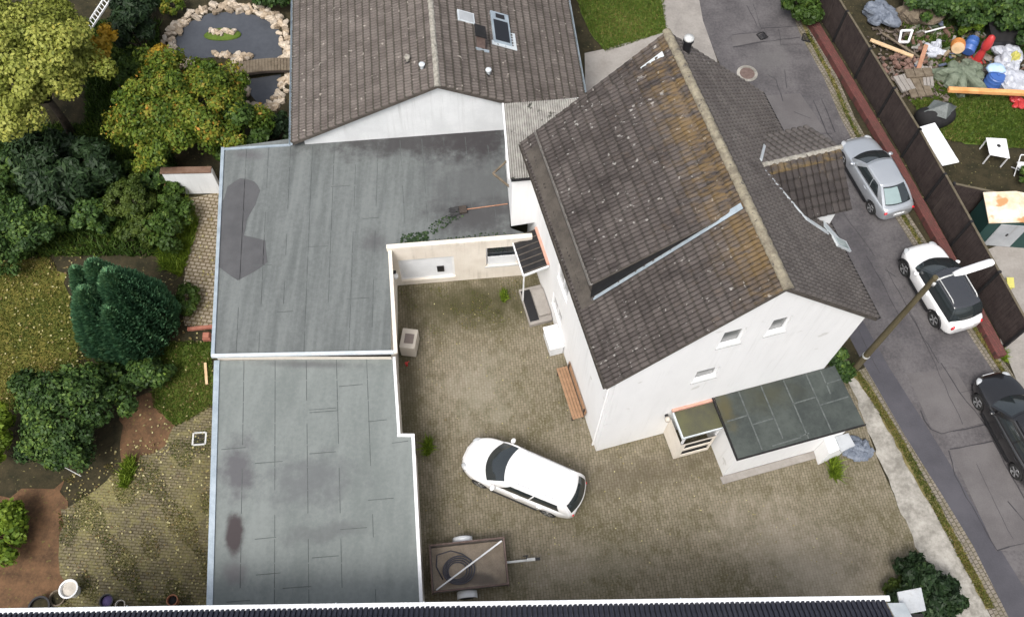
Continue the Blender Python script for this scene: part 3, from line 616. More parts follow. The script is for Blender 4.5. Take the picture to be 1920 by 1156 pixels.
# gable dormer on the street slope
GV, GZ = 5.05, 9.36; GU0 = HC + (HR - GZ) / SLR; GU1 = 9.12; gs = .62; GHW = 1.75
gd = MB()
gd.poly(H(GU1 - .28, GV - GHW + .25, zr(GU1 - .28) - .1), H(GU1 - .28, GV + GHW - .25, zr(GU1 - .28) - .1), H(GU1 - .28, GV + GHW - .25, GZ - (GHW - .25) * gs - .08), H(GU1 - .28, GV, GZ - .08), H(GU1 - .28, GV - GHW + .25, GZ - (GHW - .25) * gs - .08))
for s_ in (-1, 1): gd.poly(H(7.2, GV + s_ * (GHW - .25), 6.9), H(GU1 - .28, GV + s_ * (GHW - .25), 6.9), H(GU1 - .28, GV + s_ * (GHW - .25), GZ - (GHW - .25) * gs - .08), H(7.2, GV + s_ * (GHW - .25), GZ - (GHW - .25) * gs - .08))
gdo = obj('gable_dormer', gd, M['white'], house)
for s_ in (-1, 1):
    tm = MB(); V_ = Vector(-s_ * HV + Z * gs); W_ = GU1 - GU0 + 1.3
    def clipg(a, b, s_=s_, W_=W_):
        u = GU1 - a if s_ > 0 else GU1 - W_ + a
        z = GZ - (GHW - b / math.hypot(1, gs)) * gs
        return z < zr(u) - .06
    P_ = H(GU1, GV + s_ * GHW, GZ - GHW * gs) if s_ > 0 else H(GU1 - W_, GV + s_ * GHW, GZ - GHW * gs)
    tiles(tm, P_, (-HU if s_ > 0 else HU), V_, W_, GHW * math.hypot(1, gs), seed=5 + s_, du=.23, dv=.36, clip=clipg, h=.06, wide=True); obj('dormer_roof', tm, M['tile_dark' if s_ < 0 else 'tile_plain'], gdo)  # far slope gets paler tiles, its sky sheen put into the colour
rc = MB(); ridge_caps(rc, H(GU1 + .02, GV, GZ + .05), H(GU0 - .1, GV, GZ + .05), .085, .33); obj('ridge_tiles', rc, M['mortar'], gdo)
fl = MB(); A = H(GU0 - .05, GV - .1, GZ + .09); uB = HC + (HR - (GZ - GHW * gs)) / SLR
B = H(uB - .12, GV - GHW - .05, zr(uB - .12) + .13); fl.bar(A, B, .09, .03, HU * SLR + Z)
fl.bar(B, H(GU1 - .75, GV - GHW - .3, zr(GU1 - .75) + .14), .14, .04, HU * SLR + Z); fl.bar(H(GU1 - .7, GV - GHW + .1, zr(GU1 - .7) + .14), H(GU1 - .1, GV - GHW - .55, zr(GU1 - .1) + .13), .36, .03, HU * SLR + Z)
fl.bar(H(GU0 - .02, GV + .1, zr(GU0) + .16), H(GU0 + .7, GV + 1.05, zr(GU0 + .7) + .16), .1, .03, HU * SLR + Z)
obj('flashing', fl, M['palezinc'], gdo)
sk = MB(); q0 = H(GU1 - .55, GV - GHW - .75, zr(GU1 - .55) + .08); sk.obox(q0, HU * .75 - Z * .75 * SLR, HV * .42, Vector(HU * SLR + Z).normalized() * .07); sko = obj('roof_hatch', sk, M['palezinc'], house)
sk = MB(); sk.obox(q0 + (HU - Z * SLR) * .1 + HV * .06 + Vector(HU * SLR + Z).normalized() * .075, HU * .52 - Z * .52 * SLR, HV * .3, Vector(HU * SLR + Z).normalized() * .01); obj('pane', sk, M['seatlight'], sko)
# metal chimney cowl beyond the far ridge end
ch = MB(); cb = H(HC + .55, HL - .5, 0); ch.lathe([(.14, zr(HC + .55) - .1), (.14, HR - .0), (.18, HR + .02), (.18, HR + .06)], cb, n=14); cho = obj('chimney_pipe', ch, M['black'], house, smooth=True, sharp=40)
ch = MB(); ch.lathe([(.08, HR + .06), (.18, HR + .11), (.16, HR + .17), (.05, HR + .22)], cb, n=14); obj('cowl', ch, M['galv'], cho, smooth=True)

# ------------------------------------------------------------------ flat-roofed annex on the gable wall, entry porch, pier
AO = H(4.25, -2.3, 0); annex = thing('flat_roofed_annex', 'low white annex with dark slab-like flat roof against the tall house gable', 'annex', tuple(AO), HY)
w = MB(); a0, a1, b0, b1 = 4.34, 8.75, -2.2, -.004
w.poly(H(a0, b0, 0), H(a1, b0, 0), H(a1, b0, 2.72), H(a0, b0, 2.72)); w.poly(H(a0, b1, 0), H(a0, b0, 0), H(a0, b0, 2.72), H(a0, b1, 2.72)); w.poly(H(a1, b0, 0), H(a1, b1, 0), H(a1, b1, 2.72), H(a1, b0, 2.72)); obj('wall', w, M['white'], annex)
r_ = MB(); r_.prism([H(4.16, -2.38, 2.72), H(9.02, -2.38, 2.72), H(8.95, -.006, 2.72), H(4.2, -.006, 2.72)], .1); ro = obj('roof', r_, M['feltannex'], annex, bevel=.02)
r_ = MB()
for u, v0, v1 in ((5.1, -2.3, -.05), (5.97, -2.1, -.05), (6.85, -2.35, -.05), (7.75, -2.35, -.03), (8.32, -1.0, -.05)): r_.bar(H(u, v0, 2.826), H(u + .03, v1, 2.826), .05, .01)
for u0, u1, v in ((4.3, 5.1, -1.0), (5.12, 5.95, -1.35), (6.87, 7.73, -1.0), (7.78, 8.9, -1.3), (8.33, 8.95, -.6), (5.5, 6.6, -2.27), (6.6, 6.95, -2.2)): r_.bar(H(u0, v, 2.826), H(u1, v + .03, 2.826), .05, .01)
obj('roof_seams', r_, M['seamgrey'], ro)
r_ = MB(); r_.obox(H(4.12, -2.42, 2.7), HU * 4.94, HV * .035, Z * .13); r_.obox(H(4.12, -2.385, 2.7), HU * .035, HV * 2.37, Z * .13); obj('roof_edge', r_, M['slate'], ro)
k = MB(); k.obox(H(4.2, -2.5, 0), HU * 4.0, HV * .28, Z * .06); obj('plinth_strip', k, M['concrete2'], annex)
# buttress pier at the street end
k = MB(); P = [H(8.0, -2.75, 0), H(8.95, -2.62, 0), H(8.9, -2.21, 0), H(8.05, -2.21, 0)]; k.prism(P, 1.35); obj('pier', k, M['white'], annex, bevel=.015)
k = MB(); k.prism([H(8.42, -2.82, 1.352), H(9.02, -2.72, 1.352), H(8.98, -2.212, 1.352), H(8.45, -2.212, 1.352)], .09); obj('pier_cap', k, M['greydoor'], annex, bevel=.01)
PO = H(2.7, -1.15, 0); porch = thing('entry_porch', 'small white entry porch with flat mossy canopy and two dark slots, beside the annex', 'porch', tuple(PO), HY)
w = MB(); wallface(w, H(2.72, -1.1, 0), HU, Z, [(0, .1), (1.4, .1), (1.4, 1.75), (0, 1.75)], [(.22, .35, 1.3, .85), (.22, 1.05, 1.3, 1.55)], HV * .03)
w.poly(H(2.72, -.004, .1), H(2.72, -1.1, .1), H(2.72, -1.1, 1.75), H(2.72, -.004, 1.75)); obj('wall', w, M['cream'], porch)
w = MB(); w.poly(H(2.8, -1.068, .2), H(4.1, -1.068, .2), H(4.1, -1.068, 1.7), H(2.8, -1.068, 1.7)); obj('opening', w, M['slate'], porch)  # dark sheet right behind the slots, painting in their inner shade
r_ = MB(); r_.prism([H(2.66, -1.08, 2.5), H(4.2, -1.08, 2.5), H(4.2, -.1, 2.5), H(2.66, -.1, 2.5)], .1)
cn = obj('canopy', r_, surf('mossy_canopy', (.055, .055, .045), (.10, .10, .05), 1.5, .7), porch, bevel=.015)
r_ = MB(); r_.obox(H(2.6, -1.12, 2.48), HU * .055, HV * 1.1, Z * .13); r_.obox(H(2.66, -1.125, 2.48), HU * 1.5, HV * .04, Z * .11); obj('edge_trim', r_, M['palezinc'], cn)
r_ = MB(); r_.obox(H(2.6, -.1, 2.52), HU * 1.6, HV * .095, Z * .2); obj('back_trim', r_, M['salmon'], cn)
for u in (2.74, 4.05): r_ = MB(); r_.obox(H(u, -1.08, 1.75), HU * .07, HV * .07, Z * .75); obj('post', r_, M['frame'], porch)
lm = thing('wall_lamp', 'small pale wall lamp on the gable wall left of the entry porch', 'lamp', tuple(H(2.45, -.1, 2.3)), HY)
k = MB(); k.obox(H(2.4, -.12, 2.2), HU * .1, HV * .12, Z * .1); obj('bracket', k, M['black'], lm); k = MB(); k.lathe([(.05, 0), (.1, .05), (.11, .2), (.04, .26)], H(2.45, -.2, 2.12), n=12); obj('lamp_shade', k, M['beige'], lm, smooth=True)
# corrugated-roof stair block between house and bungalow
stair = thing('stair_block', 'white stair block with worn corrugated sheet roof squeezed between the tall house and the bungalow', 'outbuilding', (-.13, 19.1, 0), 0)
w = MB(); P = [Vector(p) for p in ((-.12, 19.1, 2.85), (.86, 19.32, 2.85), (.6, 20.1, 2.85), (4.4, 21.3, 2.85), (4.2, 23.2, 2.85), (-.45, 22.42, 2.85))]; w.prism(P, 3.3); obj('wall', w, M['white'], stair)
cr = MB(); n_ = 54; A0, A1 = Vector((-.2, 18.98, 6.2)), Vector((1.05, 19.2, 6.2)); B0 = Vector((-.52, 22.35, 6.32)); sdv = (B0 - A0)
xd = Vector((1, .13, 0)).normalized(); vs = []; fs = []
for j in range(7):
    for i in range(n_ * 4 + 1):
        x = i / (n_ * 4) * 4.7; k = .028 * math.cos(2 * math.pi * i / 4) ; rw = random.Random(j).uniform(0, .012)
        vs.append(A0 + sdv * (j / 6) + xd * x + Z * (k + rw))
m_ = n_ * 4 + 1
for j in range(6):
    for i in range(n_ * 4):
        x = (i + .5) / (n_ * 4) * 4.7
        if j < 2 and x > 1.15 + j * .5: continue
        fs.append((j * m_ + i, j * m_ + i + 1, (j + 1) * m_ + i + 1, (j + 1) * m_ + i))
cr.add(vs, fs); cro = obj('roof', cr, M['corr'], stair)
k = MB(); k.bar(A0 + Vector((-.03, 0, -.03)), B0 + Vector((-.03, 0, -.03)), .07, .14); obj('edge_trim', k, M['frame'], cro); k = MB(); k.bar(A0 - Z * .08 + xd * .05, A0 + xd * 1.0 - Z * .08, .1, .06); obj('eave_board', k, M['slate'], cro)
k = MB(); c_ = Vector((-.14, 21.0, 3.9)); k.bar(c_ + Vector((0, .75, 0)), c_ + Vector((-.75, -.1, -.05)), .07, .07); k.bar(c_ + Vector((-.75, -.1, -.05)), c_ + Vector((0, -.75, -.1)), .07, .07); k.bar(c_ + Vector((0, .75, 0)), c_ + Vector((0, -.75, -.1)), .06, .06); obj('wall_bracket', k, M['plank'], stair)
k = MB(); k.lathe([(.07, 6.1), (.07, 6.6), (.13, 6.62), (.13, 6.74), (.05, 6.8)], Vector((2.1, 21.95, 0)), n=12); obj('vent_pipe', k, M['frame'], stair, smooth=True, sharp=40)
# ------------------------------------------------------------------ bungalow at the top
BY = .1245; BU = Vector((math.cos(BY), math.sin(BY), 0)); BV = Vector((-math.sin(BY), math.cos(BY), 0)); BO = Vector((-9.21, 22.63, 0))
def B_(u, v, z): return BO + BU * u + BV * v + Z * z
bung = thing('bungalow', 'low bungalow with weathered brown tiled roof, white gable and roof window at the top', 'house', tuple(BO), BY)
BH, BE, BR, BL = 6.15, 3.2, 6.05, 16.0; bs = (BR - BE) / BH
w = MB(); w.poly(B_(.45, .2, 0), B_(2 * BH - .4, .2, 0), B_(2 * BH - .4, .2, BE + .3 * bs), B_(BH, .2, BR - .1), B_(.45, .2, BE + .3 * bs)); w.poly(B_(.45, .2, 0), B_(.45, BL, 0), B_(.45, BL, BE), B_(.45, .2, BE)); w.poly(B_(2 * BH - .4, .2, 0), B_(2 * BH - .4, BL, 0), B_(2 * BH - .4, BL, BE), B_(2 * BH - .4, .2, BE)); obj('wall', w, M['offwhite'], bung)
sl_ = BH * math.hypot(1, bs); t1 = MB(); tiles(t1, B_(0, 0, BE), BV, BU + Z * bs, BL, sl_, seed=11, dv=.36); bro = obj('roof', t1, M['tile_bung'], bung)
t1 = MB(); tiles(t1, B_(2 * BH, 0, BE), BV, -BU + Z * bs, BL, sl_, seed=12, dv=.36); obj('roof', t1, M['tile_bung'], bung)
rc = MB(); ridge_caps(rc, B_(BH, -.04, BR + .05), B_(BH, BL, BR + .05), .12, .4); obj('ridge_tiles', rc, M['mortar'], bro)
vb = MB(); vb.obox(B_(.0, -.02, BE - .14), BU * BH + Z * BH * bs, BV * .05, Z * .14); obj('bargeboard', vb, M['brownclad'], bro); vb = MB(); vb.obox(B_(2 * BH, -.02, BE - .14), -BU * BH + Z * BH * bs, BV * .05, Z * .14); obj('bargeboard', vb, M['brownclad'], bro)
gutter(bung, B_(-.06, -.05, BE), B_(-.06, BL, BE), -BU, .085); gutter(bung, B_(2 * BH + .06, -.05, BE), B_(2 * BH + .06, BL, BE), BU, .085)
def onb(px, py, right=True):
    """point of the bungalow's roof plane seen at a picture position"""
    n = (BU * bs + Z).normalized() if right else (-BU * bs + Z).normalized(); d = G(px, py, 0) - Vector((0, 0, CAMH)); C = Vector((0, 0, CAMH)); P0 = B_(BH, 0, BR)
    return C + d * ((P0 - C).dot(n) / d.dot(n))
bn = (BU * bs + Z).normalized(); sd2 = (BU - Z * bs).normalized()
q = onb(938, 62); k = MB(); k.obox(q - sd2 * .42 - BV * .72 - bn * .0, sd2 * .84, BV * 1.75, bn * .14); swo = obj('roof_window', k, M['zinc'], bung, bevel=.01)
k = MB(); k.obox(q - sd2 * .33 - BV * .6 + bn * .142, sd2 * .66, BV * 1.15, bn * .012); obj('pane', k, M['darkpane'], swo); k = MB(); k.obox(q - sd2 * .2 + BV * .68 + bn * .142, sd2 * .4, BV * .22, bn * .03); obj('vent_flap', k, M['black'], swo)
k = MB(); k.obox(q - sd2 * .5 - BV * .86 + bn * .07, sd2 * 1.15, BV * .22, bn * .03); k.obox(q + sd2 * .45 - BV * .62 + bn * .06, sd2 * .2, BV * .7, bn * .03); obj('flashing', k, M['palezinc'], swo)
q = onb(872, 35); k = MB(); k.obox(q - sd2 * .38 - BV * .3 + bn * .05, sd2 * .76, BV * .6, bn * .07); so2 = obj('roof_hatch', k, M['palezinc'], bung, bevel=.01); k = MB(); k.obox(q - sd2 * .31 - BV * .24 + bn * .121, sd2 * .62, BV * .48, bn * .012); obj('pane', k, M['greydoor'], so2)
q = onb(902, 85); k = MB(); k.obox(q - sd2 * .2 - BV * .25, sd2 * .38, BV * .5, Z * .75); cho = obj('chimney', k, M['iron'], bung, bevel=.01); k = MB(); k.obox(q - sd2 * .26 - BV * .31 + Z * .75, sd2 * .5, BV * .62, Z * .06); obj('chimney_cap', k, M['slate'], cho); k = MB(); k.obox(q - sd2 * .3 - BV * .4 + bn * .06, sd2 * .6, BV * .14, bn * .03); obj('flashing', k, M['zinc'], cho)  # brown block added in place of a dark shadow rectangle on the tiles
for px, py, rt in ((792, 130, False), (916, 140, True), (765, 116, False)):
    q = onb(px, py, rt); k = MB(); k.lathe([(.075, -.1), (.075, .22), (.12, .24), (.12, .3), (.04, .34)], q, n=12); vp = obj('vent_pipe', k, M['palezinc' if py != 116 else 'mortar'], bung, smooth=True, sharp=40)
    k = MB(); k.lathe([(.17, .03), (.15, .075)], q, (bn if rt else (-BU * bs + Z)), n=12); obj('collar', k, M['slate'], vp)

# ------------------------------------------------------------------ garage blocks with felt roofs
gar = thing('garage', 'flat-roofed garage with grey-green felt roof and dark patch in front of the bungalow gable', 'garage', (-4.9, 13.5, 0), 0)
T = FZ; U1 = [G(421, 277, T), G(947, 238, T), G(956, 434, T), G(1003, 436, T), G(726, 462, T), G(737, 663, T), G(400, 668, T)]
CW = [Vector((-4.82, 17.84, 0)), Vector((.62, 18.52, 0))]
roofpts = [U1[0], G(944, 205, T), Vector((-.15, 19.05, T)), Vector((.7, 18.72, T)), Vector((-4.78, 18.05, T)), G(733, 663, T), U1[6]]
m = flat(roofpts, T); g1 = obj('roof', m, M['felt'], gar)
# walls under it
w = MB(); cx = (CW[1] - CW[0]).normalized(); clen = (CW[1] - CW[0]).length
gwin = [(.22, .32, 2.45, 2.02), (3.75, 1.0, 5.02, 2.42)]
wallface(w, CW[0], cx, Z, [(0, 0), (clen, 0), (clen, 2.78), (0, 2.78)], gwin, Vector((-cx.y, cx.x, 0)) * .14)
a, b = Vector((-4.82, 17.84, 0)), Vector((-4.40, 13.4, 0)); w.poly(a, b, b + Z * 2.78, a + Z * 2.78)
a, b = U1[6].copy(), U1[0].copy(); a.z = b.z = 0; a.x += .1; b.x += .1; w.poly(a, b, b + Z * 2.79, a + Z * 2.79); c_ = Vector((-4.4, 13.35, 0)); a2 = Vector((a.x, a.y - .0, 0)); w.poly(a2, c_, c_ + Z * 2.79, a2 + Z * 2.79)
obj('wall', w, M['cream'], gar)
ni = Vector((-cx.y, cx.x, 0))
f = MB(); x0, y0, x1, y1 = gwin[0]; P = lambda x, y: CW[0] + cx * x + Z * y + ni * .1
for q_, wv, h_ in ((P(x0, y0), x1 - x0, .08), (P(x0, y1 - .08), x1 - x0, .08), (P(x0, y0 + .08), .08, y1 - y0 - .16), (P(x1 - .08, y0 + .08), .08, y1 - y0 - .16)): f.obox(q_, cx * wv, Z * h_, ni * .05)
wo1 = obj('shutter_window', f, M['frame'], gar)
f = MB(); n_ = 16
for i in range(n_):
    yy = y0 + .08 + (y1 - y0 - .16) * i / n_; f.obox(P(x0 + .08, yy + .006) + ni * .01, cx * (x1 - x0 - .16), Z * ((y1 - y0 - .16) / n_ - .012), ni * .03)
obj('shutter_slats', f, M['whitemetal'], wo1)
f = MB(); f.obox(P(x1 - .72, y0 + .42) - ni * .03, cx * .28, Z * .42, ni * .05); obj('vent_grille', f, M['black'], wo1)
window(gar, CW[0], cx, Z, ni * .14, gwin[1], 1, 'glass')
f = MB(); f.obox(CW[0] + cx * 3.82 + Z * 1.03 + ni * .05, cx * 1.14, Z * .62, ni * .02); obj('lower_panel', f, M['whitemetal'], gar)
# parapet cap along the yard side, edges and step
k = MB(); k.bar(Vector((-4.95, 17.9, T + .12)), Vector((.72, 18.6, T + .12)), .2, .24); obj('parapet', k, M['cream'], gar, bevel=.02)
k = MB(); k.bar(G(731, 468, T + .03), G(742, 662, T + .03), .14, .09); obj('edge_trim', k, M['cream'], gar)
k = MB(); k.bar(G(418, 277, T + .02), G(399, 668, T + .02), .13, .08); obj('edge_trim', k, M['zinc'], gar)
k = MB(); k.bar(G(397, 667, T + .03), G(738, 660, T + .03), .13, .1); obj('edge_trim', k, M['palezinc'], gar)
k = MB(); k.bar(G(420, 280, T + .02), G(545, 272, T + .02), .1, .06); obj('edge_trim', k, M['zinc'], gar)
# felt laps
k = MB(); rg = random.Random(5)
dY = (U1[6] - U1[0])
for i in range(1, 13):
    t = i / 12.6; a = U1[0].lerp(G(947, 252, T), t * .98); x_end = U1[6].lerp(U1[5], t * 1.58)
    if t * 1.58 > .985:
        a_ = a; b_ = a + (U1[6] - U1[0]) * .46 ; b_ = a_.lerp(b_, .95)
    else: a_, b_ = a, x_end
    for s_ in range(9):
        if rg.random() < .18: continue
        p, q_ = a_.lerp(b_, s_ / 9 + .01), a_.lerp(b_, (s_ + 1) / 9); p.z = q_.z = T + .005; k.bar(p, q_, .018, .006)
for px, py, ww in ((575, 463, 40), (470, 498, 40), (620, 350, 36), (520, 585, 30), (650, 560, 42), (680, 410, 30)): k.bar(G(px, py, T + .006), G(px + ww, py - 2, T + .006), .02, .006)
obj('felt_seams', k, M['seam'], g1)
pt = [(427, 350), (450, 333), (478, 340), (487, 357), (478, 385), (462, 412), (458, 440), (497, 452), (501, 490), (488, 502), (446, 525), (424, 512), (408, 500), (409, 440), (416, 380)]
k = flat([p for p in jag(GL(pt, T + .008), .03, .25, 3)], T + .008); obj('felt_patch', k, M['feltpatch'], g1)
# side wing wall with door canopy over the cellar steps
can = thing('door_canopy', 'small dark ribbed canopy over the cellar door at the inner corner of the yard', 'canopy', tuple(H(-.5, 7.6, 0)), HY)
k = MB(); cz = 2.62
for i in range(6): k.obox(H(-1.02, 6.78 + i * .275, cz + .03 * 0), HU * 1.0 + Z * .28, HV * .26, Z * .05)
k.obox(H(-1.02, 6.78, cz - .03), HU * 1.0 + Z * .28, HV * 1.64, Z * .025); cno = obj('canopy_roof', k, M['slate'], can)
k = MB()
for i in range(7): k.obox(H(-1.03, 6.765 + i * .275, cz + .02), HU * 1.0 + Z * .28, HV * .04, Z * .055)
obj('ribs', k, M['brownclad'], cno)
k = MB(); k.obox(H(-1.08, 6.74, cz - .08), HU * .05, HV * 1.72, Z * .12); k.obox(H(-1.03, 6.70, cz - .08), HU * 1.0 + Z * .28, HV * .05, Z * .12); obj('edge_trim', k, M['whitemetal'], cno)
k = MB(); k.obox(H(-.1, 6.75, cz + .24), HU * .096, HV * 1.75, Z * .16); obj('back_trim', k, M['salmon'], can)
k = MB()
k.obox(H(-1.0, 6.86, 0), HU * .05, HV * .05, Z * (cz - .08)); obj('post', k, M['frame'], can)
st = thing('cellar_steps', 'pale concrete landing with black doormat below the ribbed canopy', 'steps', tuple(H(-.5, 6.0, 0)), HY)
k = MB(); k.obox(H(-1.0, 5.72, 0), HU * .97, HV * 1.7, Z * .22); k.obox(H(-.55, 5.95, .22), HU * .52, HV * 1.2, Z * .17); obj('landing', k, M['concrete2'], st, bevel=.015)
k = MB(); k.obox(H(-.95, 5.85, .222), HU * .38, HV * 1.45, Z * .03); obj('doormat', k, M['black'], st)
# lower garage
low = thing('lower_garage', 'long lower garage with pale green felt roof and brown stain beside the yard', 'garage', (-4.4, 9, 0), 0)
T2 = 2.55; LP = [G(404, 676, T2), G(737, 670, T2), G(746, 818, T2), G(772, 818, T2), G(789, 1140, T2), G(790, 1190, T2), G(387, 1190, T2), G(390, 1137, T2)]
m = flat(LP, T2); l1 = obj('roof', m, M['felt2'], low)
w = MB(); P = LP[1:6]
for a, b in zip(P, P[1:]): a = Vector((a.x - .02, a.y, 0)); b = Vector((b.x - .02, b.y, 0)); w.poly(a, b, b + Z * (T2 - .01), a + Z * (T2 - .01))
for a, b in ((LP[7], LP[0]), (LP[6], LP[7])): a = Vector((a.x + .08, a.y, 0)); b = Vector((b.x + .08, b.y, 0)); w.poly(a, b, b + Z * (T2 - .01), a + Z * (T2 - .01))
obj('wall', w, M['cream'], low)
k = MB(); k.bar(LP[1] + Vector((.04, 0, .02)), LP[2] + Vector((.04, .06, .02)), .1, .1); k.bar(LP[2] + Vector((-.02, .04, .02)), LP[3] + Vector((.1, .04, .02)), .1, .1); k.bar(LP[3] + Vector((.05, -.01, .021)), LP[5] + Vector((.05, 0, .02)), .11, .1); obj('edge_trim', k, M['frame'], low)
k = MB(); k.bar(LP[0] + Vector((.06, 0, .02)), LP[7] + Vector((.06, 0, .02)), .2, .07); k.bar(LP[7] + Vector((.06, 0, .02)), LP[6] + Vector((.06, 0, .02)), .2, .07); obj('edge_trim', k, M['zinc'], low)
k = MB(); rg = random.Random(9); xs = [.16, .335, .51, .68, .85]
for t in xs:
    a, b = LP[0].lerp(LP[1], t), G(390, 1150, T2).lerp(G(789, 1150, T2), t * .93); a.z = b.z = T2 + .005
    for s_ in range(11):
        if rg.random() < .12: continue
        k.bar(a.lerp(b, s_ / 11 + .005), a.lerp(b, (s_ + 1) / 11), .02, .006)
for px, py, ww in ((415, 842, 46), (478, 868, 52), (580, 773, 54), (580, 768, 50), (635, 724, 45), (580, 850, 50), (690, 937, 48), (638, 992, 50), (480, 1077, 46), (530, 1102, 54), (585, 1045, 50), (735, 830, 30), (425, 1128, 44), (478, 1010, 40), (690, 790, 35)): k.bar(G(px, py, T2 + .007), G(px + ww, py - 4, T2 + .007), .022, .006)
obj('felt_seams', k, M['seam'], l1)
lmp = thing('yard_lamp', 'small black and white wall lamp on the garage wall at the inner yard corner', 'lamp', tuple(G(745, 560, 1.9)), 0)
q = Vector((-4.78, 17.35, 1.9)); k = MB(); k.box(q + Vector((.06, 0, 0)), (.16, .16, .22)); obj('bracket', k, M['black'], lmp); k = MB(); k.lathe([(.05, 0), (.12, .04), (.12, .16), (.05, .2)], q + Vector((.12, -.12, -.1)), n=12); obj('lamp_shade', k, M['frame'], lmp, smooth=True)
# garden wall on the left of the garage
gwl = thing('garden_wall', 'short white rendered garden wall with brown coping at the garage corner', 'wall', tuple(G(360, 362, 0)), 0)
a, b = G(325, 364, 0), G(416, 362, 0); d = (b - a).normalized(); nn = Vector((-d.y, d.x, 0))
k = MB(); k.obox(a, d * (b - a).length, nn * .22, Z * 1.55); obj('wall', k, M['offwhite'], gwl); k = MB(); k.obox(a - d * .05 - nn * .05 + Z * 1.55, d * ((b - a).length + .03), nn * .32, Z * .07); obj('coping', k, M['coping'], gwl, bevel=.01)
k = MB(); k.obox(a - d * .16 - nn * .1, d * .16, nn * .3, Z * .7); obj('pier', k, M['brick'], gwl)
# neighbouring house at the lower edge: eave, gutter and roof strip
NO = G(400, 1140, 5.5); nb = thing('neighbour_house', 'neighbouring house of which only the white gutter and dark roof edge show along the bottom', 'house', tuple(NO), 0)
a, b = G(-60, 1146, 5.5), G(1668, 1121, 5.5); d = (b - a).normalized(); nn = Vector((d.y, -d.x, 0)); up = (nn + Z * .7).normalized()
g_ = MB(); g_.bar(a, b, .17, .1); obj('gutter', g_, M['whitemetal'], nb, bevel=.02)
g_ = MB(); L_ = (b - a).length; n_ = int(L_ / .3)
tiles(g_, a + nn * .12, d, up, L_ - .15, 7, seed=21); obj('roof', g_, M['solar'], nb)
w = MB(); w.obox(a + nn * .5 - Z * 5.5, d * (L_ - .5), nn * 9, Z * 5.3); obj('wall', w, M['white'], nb)
k = MB(); k.obox(b + nn * .15 - d * .15 + Z * .1, d * .5, up * 1.4, Vector((0, 0, .05))); obj('flashing', k, M['palezinc'], nb)
q = G(1692, 1150, 5.4); k = MB(); cd_ = d; k.obox(q - Z * 1, d * .62, nn * .75, Z * 1.0); c1 = obj('chimney', k, M['slate'], nb); k = MB(); k.obox(q - d * .04 - nn * .62 + Z * .0, d * .74 + nn * -.12, nn * .66, Z * .07); obj('chimney_cap', k, M['greydoor'], c1, bevel=.01)
for t in (.02, .245, .34, .62):
    k = MB(); p = a.lerp(b, t + .15); k.obox(p - nn * .1 - d * .012 - Z * .055, d * .024, nn * .2, Z * .112); obj('gutter_bracket', k, M['palezinc'], nb)
